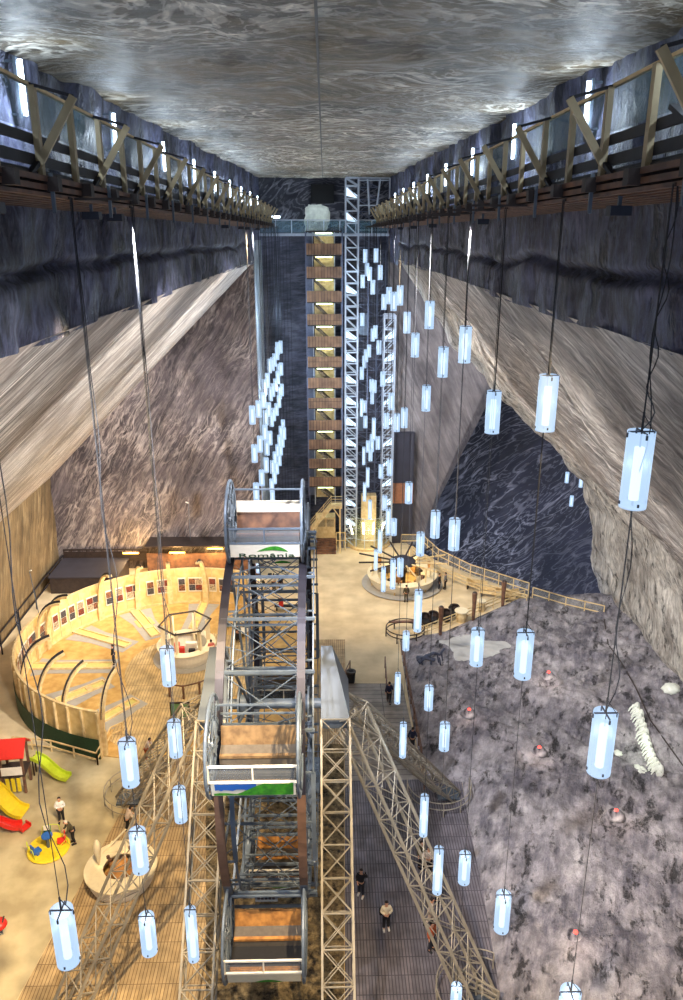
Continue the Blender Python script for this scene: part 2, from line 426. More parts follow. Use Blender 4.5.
def fdk(u, v):
    x = 5+40*u; z = -12+42*v
    return (x, 90-.25*(x-5)+.3*nz(x*.3, z*.3, 8, .6), z)
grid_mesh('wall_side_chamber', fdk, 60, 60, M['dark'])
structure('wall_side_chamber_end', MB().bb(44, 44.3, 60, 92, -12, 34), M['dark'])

# ------------------------------------------------------------------ floors
fl_poly = [(-28,-8),(34,-8),(34,60)]+[tuple(P(*q)[:2]) for q in ((602,619),(528,596))]+[(15,70.2),(11.3,74.5),(8.6,79.5),(8.6,83),(-28,83)]
structure('floor', MB().prism(fl_poly, -.6, 0), M['sand'])
leftp = [(-27,-8),(-6,-8),(-13.9,25.2)]+[tuple(P(150,762)[:2])]+[(-12.5,44),(-27,44)]
structure('floor_playground', MB().prism(leftp, 0, .02), M['sandL'])
dk = [(-14.6,-6)]+[tuple(P(*q)[:2]) for q in ((18,1000),(150,760),(158,748),(230,640),(345,640),(345,1000))]+[(.8,-6)]
structure('floor_deck_left', MB().prism(dk, 0, .05), M['deckL'])
dg = [(.9,-6)]+[tuple(P(*q)[:2]) for q in ((345,1000),(345,782),(461,779),(470,830),(485,905),(501,1000))]+[(7.6,-6)]
structure('floor_deck_grey', MB().prism(dg, 0, .06), M['deckG'])
dp = [tuple(P(*q)[:2]) for q in ((345,783),(345,735),(345,684),(402,684),(412,730),(424,783))]
structure('floor_deck_pale', MB().prism(dp, 0, .05), M['deckS'])
pit = [tuple(P(*q)[:2]) for q in ((206,1000),(206,745),(344,745),(344,1000))]+[(.6,10),(-5.6,10)]
structure('floor_under_wheel', MB().prism(pit, 0, .07), M['pit'])  # brown rubble, widened to paint in the shadow of the machinery
# rough salt ground, right
edgeL = [P(501,1000)]+[P(*q) for q in ((485,905),(470,830),(462,782),(424,781),(412,720),(402,660),(400,640),(440,634),(476,618),(503,606),(528,598))]+[P(565,606),P(602,618)]
def xl(y):
    best = None
    for a, b in zip(edgeL, edgeL[1:]):
        if min(a.y,b.y) <= y <= max(a.y,b.y) and abs(a.y-b.y) > 1e-6:
            x = a.x+(b.x-a.x)*(y-a.y)/(b.y-a.y); best = x if best is None else min(best, x)
    if best is None: best = 7.5 if y < 26 else edgeL[-1].x
    return best
def fgr(u, v):
    y = 2+64.2*u
    x0 = xl(y); x1 = 27.3; x = x0+(x1-x0)*v
    d = min(1, (x-x0)/1.5)*min(1, max(0,(66-y))/2)
    h = .42+.5*nz(x, y, 0, .22)+.35*abs(nz(x, y, 4, .6))+.18*nz(x, y, 8, 1.5)+.07*nz(x, y, 2, 3.5)
    h += .5*max(0, (x-20)/7)**2
    return (x, y, .02+d*max(.0, h))
gobj = grid_mesh('floor_salt', fgr, 330, 130, M['ground'])
def gz(x, y):
    x0 = xl(y); d = max(0, min(1, (x-x0)/1.5))*min(1, max(0,(66-y))/2)
    h = .42+.5*nz(x, y, 0, .22)+.35*abs(nz(x, y, 4, .6))+.18*nz(x, y, 8, 1.5)+.07*nz(x, y, 2, 3.5)+.5*max(0, (x-20)/7)**2
    return .02+d*max(0, h)
# ------------------------------------------------------------------ walkways hung high on both walls
def walkway(s):
    side = 'left' if s < 0 else 'right'
    w = thing('walkway', f'timber and glass walkway hung high along the {side} wall under the ceiling', 'walkway', (s*5.6, 40, 32.5), 0, None)
    def B(mb, name, mat, **k): return mb.build(name, mat, w, origin=None, **k) if False else _b(mb, name, mat, w, **k)
    y0, y1 = -6, 78
    d = MB(); d.bb(s*4.9, s*6.3, y0, y1, 32.95, 33.02); B(d, 'deck', M['dkwood'])
    k = MB()
    for i in range(7):       # long brown boards under the deck
        x = 4.75+i*.24; k.bb(s*x, s*(x+.15), y0, y1, 32.62-.012*i, 32.68-.012*i)
    for a in ((4.74,32.72),(4.72,32.86)): k.bb(s*a[0], s*(a[0]+.05), y0, y1, a[1], a[1]+.09)
    B(k, 'lower_boards', M['brownwood'])
    y = y0+.5
    while y < y1: B(MB().bb(s*4.55, s*6.25, y, y+.22, 32.70, 32.94), 'joist', M['dkwood']); y += 2.0
    r = MB(); r.bb(s*4.93, s*4.98, y0, y1, 33.12, 33.30); r.bb(s*4.93, s*4.98, y0, y1, 33.46, 33.62); r.bb(s*4.93, s*4.98, y0, y1, 33.03, 33.06)
    B(r, 'rail_boards', M['blkwood'])
    t = MB(); t.bb(s*4.9, s*5.0, y0, y1, 34.36, 34.41); B(t, 'handrail', M['pine'])
    g = MB(); g.bb(s*4.93, s*4.945, y0, y1, 33.66, 34.36); B(g, 'glass_panel', M['railglass'])
    y = y0+.6; i = 0
    while y < y1:
        p = MB(); p.bb(s*4.82, s*4.92, y, y+.15, 32.95, 34.36); B(p, 'post', M['braceW'])
        if y < 62: pass
        y += 2.0; i += 1
    y = y0+1.6
    while y < y1:
        b = MB(); b.bar((s*4.92, y, 33.05), (s*4.2, y+.1, 34.2), .13, .06, hint=(0,1,0)); B(b, 'brace', M['braceW'])
        b = MB(); b.bar((s*4.2, y+.1, 34.2), (s*4.92, y+.05, 34.38), .05); b.bar((s*4.9, y-.9, 32.75), (s*4.88, y+1.2, 33.7), .10, .07); B(b, 'strut', M['blkwood'])
        b = MB(); b.bb(s*4.66, s*4.72, y-.03, y+.03, 32.35, 33.0); B(b, 'hanger', M['steel'])
        y += 3.8
    return w
def _b(mb, name, mat, par, **k):
    o = mb.build(name, mat, **k)
    o.parent = par; o.matrix_parent_inverse = Matrix.Translation(par.location).inverted() if par.rotation_euler.z == 0 else (Matrix.Translation(par.location)@Matrix.Rotation(par.rotation_euler.z,4,'Z')).inverted()
    return o
walkway(-1); walkway(1)
# vertical tube lamps on the walls behind the walkways
def light(name, kind, loc, power, color, size=.1, spot=None, target=None, blend=.6, parent=None):
    l = bpy.data.lights.new(name, kind); l.energy = power; l.color = color[:3]; 
    if kind in ('POINT','SPOT'): l.shadow_soft_size = size
    o = bpy.data.objects.new(name, l); COL.objects.link(o); o.location = loc
    if spot: l.spot_size = math.radians(spot); l.spot_blend = blend
    if target is not None: o.rotation_euler = (Vector(target)-Vector(loc)).to_track_quat('-Z','Y').to_euler()
    return o
COOL = (.62,.8,1.0); WARM = (1.0,.74,.42); NEU = (1,.93,.84); CYAN = (.45,.75,1)
wl = None
k = 0
for s in (-1, 1):
    y = 3.0 if s < 0 else 5.0
    idx = 0
    while y < 77:
        yy = y
        o = MB().tube([(0,0,0),(0,0,1.0)], .05, 8).build('wall_lamp', M['fluoro'], loc=(s*5.95, yy, 34.25))
        b = MB(); b.bb(.06 if s > 0 else -.12, .12 if s > 0 else -.06, -.06, .06, -.05, 1.05)
        for z in (.0, .95): b.bb(min(0, s*.3), max(0, s*.3), -.02, .02, z, z+.05)
        b.build('lamp_bracket', M['steel'], o)
        idx += 1
        side = 'left' if s < 0 else 'right'
        ordn = ['first','second','third','fourth','fifth','sixth','seventh','eighth','ninth','tenth','eleventh','twelfth'][idx-1]
        tag(o, f'upright white tube lamp on the {side} wall behind the walkway, {ordn} from the camera', 'wall lamp', 'tube lamps behind the walkways')
        if idx % 1 == 0: light('wall_lamp_light', 'POINT', (s*5.75, yy-.15, 34.5), 150, (.72,.86,1), .12)
        y += 7.2

# ------------------------------------------------------------------ bridge and niche at the far end
br = thing('bridge', 'high glass-railed bridge crossing the far end wall below the ceiling', 'bridge', (0,79,32))
d = MB(); d.bb(-6.2, 6.2, 78.2, 80.2, 31.85, 32.1); _b(d, 'deck', M['tower'], br)
d = MB(); d.bb(-6.2, 6.2, 78.2, 78.26, 33.25, 33.33); _b(d, 'handrail', M['tower'], br)
for i in range(9):
    d = MB(); x = -6.1+i*1.52; d.bb(x-.04, x+.04, 78.2, 78.28, 32.1, 33.3); _b(d, 'post', M['tower'], br)
d = MB(); d.bb(-6.1, 6.1, 78.22, 78.25, 32.15, 33.2); _b(d, 'glass_panel', M['railglass'], br)
structure('trim_niche', MB().bb(-1.25, 1.0, 81.5, 82.6, 34.9, 36.6), plain('black_void', (6,6,9), .9))
def fsalt(u, v):
    a = 2*PI*u; w_ = 1+.22*nz(math.cos(a)*1.5, math.sin(a)*1.5, 4, 1.3)+.12*nz(math.cos(a)*4, math.sin(a)*4, 9, 1)
    r = v*w_
    x = -.7+1.25*math.copysign(abs(math.cos(a))**.6, math.cos(a))*r; z = 33.4+1.45*math.copysign(abs(math.sin(a))**.7, math.sin(a))*r
    return (x, 81.93-.06*math.sqrt(max(0,1-v**3))+.16*nz(x*2, z*2, 1, 1.6), z)
o = grid_mesh('salt_crust', fsalt, 40, 10, M['saltwhite']); o['kind'] = 'thing'
tag(o, 'lumpy white salt crust on the far wall under the black opening', 'salt crust')
light('crust_light', 'POINT', (-.4, 79.6, 34.2), 120, (.8,.92,1), .2)
o = MB().tube([(-.85,0,0),(.85,0,0)], .09, 8).build('tube_light', M['fluoro'], loc=(-5.1, 80.2, 33.6))
MB().bb(-.9,.9,.1,.25,-.05,.12).build('lamp_bracket', M['steel'], o)
tag(o, 'horizontal white tube light at far end left of the bridge', 'wall lamp')
light('tube_light_light', 'POINT', (-5.1, 79.7, 33.3), 120, COOL, .15)

# ------------------------------------------------------------------ stair tower
st = thing('stair_tower', 'tall timber-clad stair tower with a lit landing on every floor, far end wall', 'stair tower', (.1,79,0))
X0, X1, YF, YB = -1.75, 1.72, 78.0, 81.6
for x in (X0, X1):
    for y in (YF, YB):
        d = MB(); d.bb(x-.07, x+.07, y-.07, y+.07, 0 if x > 0 or y > 80 else 6, 32.2); _b(d, 'post', M['towerD'], st)
levels = [P(325, q, y=78)[2] for q in (232,256,279,303,326,348,368,389,409,431,450,469,487)]
for i, z in enumerate(levels):
    nxt = levels[i+1] if i+1 < len(levels) else z-2.1
    d = MB(); d.bb(X0, X1, YF, YB, z-.02, z+.1); _b(d, 'landing', M['dkwood'], st)
    pn = MB(); pn.bb(X0+.05, X1-.05, YF-.08, YF-.02, nxt+.12, nxt+1.14) if i+1 < len(levels) else None
    if pn.v: _b(pn, 'cladding_panel', M['clad'], st)
    l = MB(); l.bb(-.8, .75, YF+.15, YF+.30, z-.16, z-.05); _b(l, 'ceiling_lamp', M['stairglow'], st)
    f = MB(); # flight of stairs behind, going down to the right
    n = 8
    for q in range(n):
        x = -.95+q*.25; zz = z-.2-(z-nxt-.1)*(q+.5)/n
        f.bb(x, x+.27, YF+1.1, YF+2.4, zz-.04, zz)
    for yy in (YF+1.08, YF+2.42): f.bar((-1.0, yy, z-.15), (1.1, yy, nxt+.05), .06, .22)
    _b(f, 'stair_flight', M['dkwood'], st)
    f = MB(); f.bb(-1.0, .95, YF+2.7, YF+2.78, nxt+.1, z-.05); _b(f, 'bounce_board', M['pine'], st)  # pale panel added to catch the lamp's light in the opening
    _b(MB().bb(X0, X0+.6, YB-.2, YB-.1, nxt+.1, z), 'side_board', M['towerD'], st)
    for x in (-1.15, .95): _b(MB().bb(x, x+.08, YF+.2, YF+.28, nxt+.1, z), 'mullion', M['tower'], st)
    light('stair_lamp_light', 'POINT', (0, YF+.7, z-.45), 90, (.95,1,.7), .15)
# doorway, outside stair and porch at the foot of the stair tower
ez = thing('outside_stair', 'pale timber stair with handrails climbing to the foot of the stair tower', 'stair', (-1,77,0))
a = P(309,520,y=77.2); b = P(331,494,y=77.2); c = P(342,494,y=77.2)
f = MB()
for yy in (76.4, 77.4):
    f.bar((a.x, yy, a.z-1.2), (b.x, yy, b.z-1.2), .08, .3); f.bar((b.x, yy, b.z-1.2), (c.x, yy, c.z-1.2), .08, .3)
_b(f, 'stringer', M['pine'], ez)
f = MB()
n = 12
for q in range(n):
    x = a.x+(b.x-a.x)*(q+.5)/n; z = a.z+(b.z-a.z)*(q+.5)/n-1.1; f.bb(x-.12, x+.12, 76.4, 77.4, z-.03, z)
f.bb(b.x, c.x, 76.4, 77.4, b.z-1.13, b.z-1.05)
_b(f, 'tread', M['pine'], ez)
f = MB()
for q in range(4):
    o_ = q*.3
    f.bar((a.x, 76.38, a.z-.9+o_), (b.x, 76.38, b.z-.9+o_), .05); f.bar((b.x, 76.38, b.z-.9+o_), (c.x, 76.38, c.z-.9+o_), .05)
for q in range(4):
    t = q/3; f.bar((a.x+(b.x-a.x)*t, 76.38, a.z+(b.z-a.z)*t-1.2), (a.x+(b.x-a.x)*t, 76.38, a.z+(b.z-a.z)*t+.1), .06)
_b(f, 'handrail', M['pine'], ez)
f = MB(); f.bb(a.x-.1, a.x+.1, 76.4, 76.6, 0, a.z+.1); f.bb(a.x+.6, a.x+.75, 76.4, 76.6, 0, a.z); f.bb(c.x-.3, c.x-.15, 76.4, 76.6, 0, c.z-1.1); f.bar((c.x-.22, 76.5, c.z-2.4), (c.x-1.0, 76.5, c.z-1.2), .1); _b(f, 'post', M['pine'], ez)
dr = thing('entrance_hut', 'small timber entrance with two panes and steps below the outside stair', 'hut', (-.3,78,0))
f = MB(); f.bb(-1.1, 1.0, 77.9, 79.5, 1.2, 3.5); _b(f, 'wall', M['pine'], dr)
for x in (-.85, .1):
    f = MB(); f.bb(x, x+.75, 77.85, 77.9, 2.5, 3.3); _b(f, 'pane', M['clearglass'], dr)
f = MB()
for q in range(6): f.bb(-1.15, 1.05, 76.2+q*.28, 76.2+(q+1)*.28+.02, 0, .2*(q+1))
_b(f, 'steps', M['brownwood'], dr)
f = MB(); f.bb(1.05, 2.1, 77.2, 77.26, 1.1, 1.2); f.bb(1.05, 2.1, 77.2, 77.26, 2.0, 2.1)
for x in (1.1, 2.05): f.bb(x-.04, x+.04, 77.2, 77.27, 0, 2.1)
_b(f, 'railing', M['pine'], dr)

# ------------------------------------------------------------------ lift tower
lt = thing('lift_tower', 'tall white steel lattice lift tower with lit panels beside the stair tower', 'lift tower', (5,79,0))
TB, TT = 0.0, 37.0
def lattice_face(mb, xa, xb, y, z0, z1, step, w, diag=1, both=False):
    mb.bb(xa-w/2, xa+w/2, y-w/2, y+w/2, z0, z1); mb.bb(xb-w/2, xb+w/2, y-w/2, y+w/2, z0, z1)
    z = z0; i = 0
    while z < z1-.1:
        zz = min(z+step, z1)
        mb.bar((xa, y, z), (xb, y, z), w*.8)
        if diag > 0 or both: mb.bar((xa, y, zz), (xb, y, z), w*.7)
        if diag < 0 or both: mb.bar((xa, y, z), (xb, y, zz), w*.7)
        z = zz; i += 1
    mb.bar((xa, y, z1), (xb, y, z1), w*.8)
f = MB(); lattice_face(f, 2.05, 3.25, 78.0, 0, TT, 1.1, .14, 1); lattice_face(f, 2.05, 3.25, 79.4, 0, TT, 1.1, .12, 1); _b(f, 'left_lattice', M['tower'], lt)
f = MB(); lattice_face(f, 3.25, 5.3, 80.6, 0, TT, 1.1, .12, 1); lattice_face(f, 5.3, 6.1, 80.8, 0, 30.5, 1.1, .12, -1); _b(f, 'shaft_lattice', M['towerD'], lt)
f = MB(); lattice_face(f, 5.9, 7.0, 78.2, 0, 24.5, 1.1, .13, -1); lattice_face(f, 5.9, 7.0, 79.6, 0, 24.5, 1.1, .12, -1); _b(f, 'right_lattice', M['tower'], lt)
f = MB()
z = .0
while z < 24: f.bar((3.25, 79.4, z), (4.3, 80.6, z), .08); f.bar((5.9, 79.6, z), (5.3, 80.6, z), .08); z += 2.2
for x in (3.25, 4.3, 5.9): f.bb(x-.06, x+.06, 78.9, 79.05, 0, TT if x < 5 else 24)
_b(f, 'cross_ties', M['towerD'], lt)
f = MB(); lattice_face(f, 3.25, 6.2, 78.6, 32.4, TT, 2.2, .12, 0)
for x in (4.1, 5.3): f.bar((x, 78.6, 36.9), (x+(.2 if x<5 else -.4), 78.6, 33.8), .14)
_b(f, 'top_frame', M['tower'], lt)
z = 1.1*6; i = 0
def litpanel(x0, x1, z, flip):
    mb = MB(); v = [(x0, 78.7, z+1.0), (x0, 78.7, z+.25), (x1, 78.7, z+.05), (x1, 78.7, z+.3)] if not flip else [(x1, 78.7, z+1.0), (x1, 78.7, z+.25), (x0, 78.7, z+.05), (x0, 78.7, z+.3)]
    v2 = [(a, b+.06, c) for a, b, c in v]
    mb.add(v+v2, [(0,1,2,3),(7,6,5,4),(0,4,5,1),(1,5,6,2),(2,6,7,3),(3,7,4,0)]); return mb
for q in range(2, 33):
    if q % 2 == 0 and q not in (22, 26, 28): _b(litpanel(2.15, 3.15, q*1.1, False), 'lit_panel', M['coolglow'], lt)
    if q % 2 == 0 and q <= 20: _b(litpanel(6.0, 6.9, q*1.1, True), 'lit_panel', M['coolglow'], lt)
f = MB(); f.bb(3.45, 4.25, 79.0, 79.8, P(360,335,y=79)[2], P(360,314,y=79)[2]); _b(f, 'lift_car', M['plate'], lt)
f = MB(); f.bb(3.4, 3.95, 79.0, 79.6, P(360,431,y=79)[2], P(360,412,y=79)[2]); _b(f, 'counterweight', M['plate'], lt)
# glazed drum at the foot
cx, cy = 4.6, 79.0
f = MB(); f.lathe([(2.0,.25),(2.0,3.6)], 12, (cx,cy,0), cap=False); _b(f, 'glass_drum', glass('drum_glass', (170,180,140), .3), lt)
f = MB(); f.lathe([(0,0),(2.3,0),(2.3,.25),(0,.25)], 24, (cx,cy,0)); _b(f, 'drum_base', M['pine'], lt)
f = MB()
for a in range(12):
    t = a*PI/6+PI/12; f.bar((cx+2*math.cos(t), cy+2*math.sin(t), .2), (cx+2*math.cos(t), cy+2*math.sin(t), 3.6), .07)
for z in (1.2, 3.6): f.tube(ring_pts(2.02, 12, z, PI/12, PI/12+2*PI, (cx,cy)), .04, 5, closed=True)
_b(f, 'drum_frame', M['tower'], lt)
f = MB(); f.bb(cx-.8, cx+.8, cy-.2, cy+.9, .25, 5.6); _b(f, 'shaft_door', M['pine'], lt)
for (xa, lean) in ((351,.35),(363,.1),(373,-.1),(382,-.4)):
    p = P(xa, 527, y=77.6); f = MB(); f.tube([(p.x+lean*.5, 77.2, p.z-.65), (p.x-lean*.5, 77.2, p.z+.65)], .09, 6); _b(f, 'cabin_lamp', M['cabinglow'], lt)
light('cabin_light', 'POINT', (cx, 76.4, 2.4), 170, (1,.9,.62), .3)
# boarded doorway right of the lift tower
a = P(394,432,y=79.5); b = P(413,482,y=79.5); c = P(413,502,y=79.5)
dk_ = thing('timber_hatch', 'dark doorway with orange-brown boards below, right of the lift tower', 'doorway', (a.x,79,0))
f = MB(); f.bb(a.x, b.x, 79.2, 79.7, b.z, a.z); _b(f, 'dark_opening', M['darkroof'], dk_)
f = MB(); f.bb(a.x, b.x, 79.1, 79.6, c.z, b.z-.02); _b(f, 'boards', plain('orange_boards', (170,112,78), .6), dk_)
f = MB(); f.bb(a.x, b.x, 79.2, 79.65, 0, c.z-.02); _b(f, 'base', M['darkroof'], dk_)
# thin hanging wires in the recess, left of the stair tower
wires = thing('wire_curtain', 'row of thin steel wires hanging in the recess left of stair tower', 'wires', (-4.5,79,0))
f = MB()
for q in range(9): x = -5.9+q*.32; f.bar((x, 79+.3*(q % 3), 0), (x, 79+.3*(q % 3), 31.8), .03)
_b(f, 'wire', M['cable'], wires); wires['kind'] = 'stuff'

# ------------------------------------------------------------------ the big wheel
WC = Vector((-2.33, 29.6, 12.5)); WR = 7.55; HS = 1.42
fwh = thing('ferris_wheel', 'big grey steel ferris wheel with open gondolas on splayed lattice legs', 'ferris wheel', (WC.x, WC.y, 0))
def F(mb, name, mat, parent=None, **k):
    if parent is None: return _b(mb, name, mat, fwh, **k)
    o = mb.build(name, mat, **k); o.parent = parent
    return o
for s in (-1, 1):
    x = WC.x+s*HS
    f = MB(); pts = [Vector((x, WC.y+WR*math.cos(a), WC.z+WR*math.sin(a))) for a in [2*PI*i/72 for i in range(72)]]
    n = 72
    for i in range(n): f.bar(pts[i], pts[(i+1)%n]+(pts[(i+1)%n]-pts[i])*.05, .14, .30, hint=(1,0,0))
    o = F(f, 'rim', M['darksteel'])
    o.data.materials.append(M['rust']); o.data.materials.append(M['steel'])
    for p in o.data.polygons:
        if -3.2 < p.center.z-WC.z < 1.5 and p.center.y < WC.y: p.material_index = 1
        elif p.center.z < WC.z-3.2: p.material_index = 2
    f = MB(); x2 = x+.42; n = 48
    pts = [Vector((x2, WC.y+(WR-.2)*math.cos(2*PI*i/n), WC.z+(WR-.2)*math.sin(2*PI*i/n))) for i in range(n)]
    for i in range(n): f.bar(pts[i], pts[(i+1)%n], .05, .16)
    for i in range(0, n, 2): f.bar(pts[i], (x, pts[i].y, pts[i].z), .06)
    F(f, 'drive_ring', M['steel'])
    f = MB(); R2 = 4.9; pts = [Vector((x, WC.y+R2*math.cos(2*PI*i/n), WC.z+R2*math.sin(2*PI*i/n))) for i in range(n)]
    for i in range(n): f.bar(pts[i], pts[(i+1)%n], .05, .07)
    F(f, 'inner_ring', M['steel'])
for i in range(24):
    a = 2*PI*i/24+.06
    f = MB(); p = Vector((0, WC.y+WR*math.cos(a), WC.z+WR*math.sin(a)))
    if D2R(163) < a < D2R(209): continue
    f.bar((WC.x-1.5, p.y, p.z), (WC.x+1.9, p.y, p.z), .10)
    f.bar((WC.x-1.5, WC.y+(WR-.45)*math.cos(a), WC.z+(WR-.45)*math.sin(a)), (WC.x+1.5, WC.y+(WR-.45)*math.cos(a), WC.z+(WR-.45)*math.sin(a)), .07)
    F(f, 'cross_bar', M['steel'])
for i in range(12):
    a = 2*PI*i/12+.06+2*PI/48
    f = MB(); q = Vector((0, math.cos(a), math.sin(a)))
    for s in (-1, 1):
        p0 = Vector((WC.x+s*1.1, WC.y, WC.z))+q*.5; p1 = Vector((WC.x+s*HS, WC.y, WC.z))+q*WR
        f.bar(p0, p1, .09)
    f.bar(Vector((WC.x-1.5, WC.y, WC.z))+q*4.9, Vector((WC.x+1.5, WC.y, WC.z))+q*4.9, .09)
    f.bar(Vector((WC.x-1.5, WC.y, WC.z))+q*WR, Vector((WC.x+1.5, WC.y, WC.z))+q*4.9, .03); f.bar(Vector((WC.x+1.5, WC.y, WC.z))+q*WR, Vector((WC.x-1.5, WC.y, WC.z))+q*4.9, .03)
    f.bar(Vector((WC.x-1.5, WC.y, WC.z))+q*4.9, Vector((WC.x+1.2, WC.y, WC.z))+q*2, .03); f.bar(Vector((WC.x+1.5, WC.y, WC.z))+q*4.9, Vector((WC.x-1.2, WC.y, WC.z))+q*2, .03)
    F(f, 'spoke', M['steel'])
f = MB()
for i in range(24):
    a0 = 2*PI*i/24+.06; a1 = 2*PI*(i+1)/24+.06
    if D2R(150) < a0 < D2R(212): continue
    P0 = lambda s, a: Vector((WC.x+s*HS, WC.y+WR*math.cos(a), WC.z+WR*math.sin(a)))
    f.bar(P0(-1,a0), P0(1,a1), .03); f.bar(P0(1,a0), P0(-1,a1), .03)
F(f, 'tie_rods', M['steel'])
RX = Matrix.Rotation(PI/2, 3, 'Y')
f = MB(); f.lathe([(0,-2.2),(.22,-2.2),(.22,2.2),(0,2.2)], 20, WC, M3=RX); F(f, 'axle', M['steel'], smooth=False)
for s in (-1.25, 1.25):
  f = MB(); f.lathe([(0,s-.3),(.75,s-.3),(.75,s-.22),(.4,s-.2),(.4,s+.2),(.75,s+.22),(.75,s+.3),(0,s+.3)], 24, WC, M3=RX); F(f, 'hub', M['steel'])
feet = {'front': 17.6}
for s in (-1, 1):
    ax = WC.x+s*2.68; top = Vector((ax, WC.y, WC.z))
    T = []
    f = MB(); truss(f, top+Vector((0,-.5,-.6)), (ax-.0, 18.2, .15), 1.22, 1.1, 13, (1,0,0), .085, .035); F(f, 'leg', M['galv'])
    f = MB(); truss(f, top+Vector((s*.7,-.1,-.5)), (WC.x+s*9.0, 24.9, .15), 1.4, .75, 9, (1, s*1.2, 0), .10, .032); F(f, 'leg', M['galv'])
    f = MB(); truss(f, top+Vector((s*.7,.4,-.3)), (WC.x+s*9.55, 38.7, .15), 1.35, .75, 10, (1,-s*.9,0), .09, .032); F(f, 'leg', M['galv'])
    # folded plate hood over the bearing
    x0, x1 = ax-.62, ax+.62
    vs = [(x0,29.0,11.6),(x1,29.0,11.6),(x1+.0,31.2,12.2),(x0,31.2,12.2),(x0 if s>0 else x0+.4,30.9,14.6),((x1 if s<0 else x0+.5),30.9,14.6),(x0,29.0,12.1),(x1,29.0,12.1),(x1,31.2,12.7),(x0,31.2,12.7)]
    f = MB().add(vs, [(0,3,2,1),(0,1,7,6),(6,7,5,4),(1,2,8,7),(7,8,5),(2,3,9,8),(8,9,4,5),(3,0,6,9),(9,6,4)]); F(f, 'bearing_cover', M['plate'])
# footings
for s in (-1, 1):
    for q in ((WC.x+s*2.68,18.2),(WC.x+s*9.0,24.9),(WC.x+s*9.55,38.7)):
        f = MB(); f.bb(q[0]-.65,q[0]+.65,q[1]-.6,q[1]+.6,.0,.14); F(f, 'footing', M['plate'])

# ---- gondola: axis along x, local origin in the middle
def text_mesh(body, size, depth=.01):
    cu = bpy.data.curves.new('t', 'FONT'); cu.body = body; cu.size = size; cu.extrude = depth; cu.align_x = 'CENTER'
    o = bpy.data.objects.new('t', cu); COL.objects.link(o)
    dg_ = bpy.context.evaluated_depsgraph_get(); me = bpy.data.meshes.new_from_object(o.evaluated_get(dg_))
    bpy.data.objects.remove(o); return me
def drum(mb, r, a0, a1, x0, x1, th=.04, n=10):
    for i in range(n):
        a = a0+(a1-a0)*i/n; b = a0+(a1-a0)*(i+1)/n
        ps = [(r*math.cos(q), r*math.sin(q)) for q in (a, b)]; pi_ = [((r-th)*math.cos(q), (r-th)*math.sin(q)) for q in (a, b)]
        v = [(x, -p[0], p[1]) for x in (x0, x1) for p in (ps[0], ps[1], pi_[1], pi_[0])]
        mb.add(v, [(0,1,2,3),(7,6,5,4),(0,4,5,1),(1,5,6,2),(2,6,7,3),(3,7,4,0)])
GW = 1.42; GR = 1.62
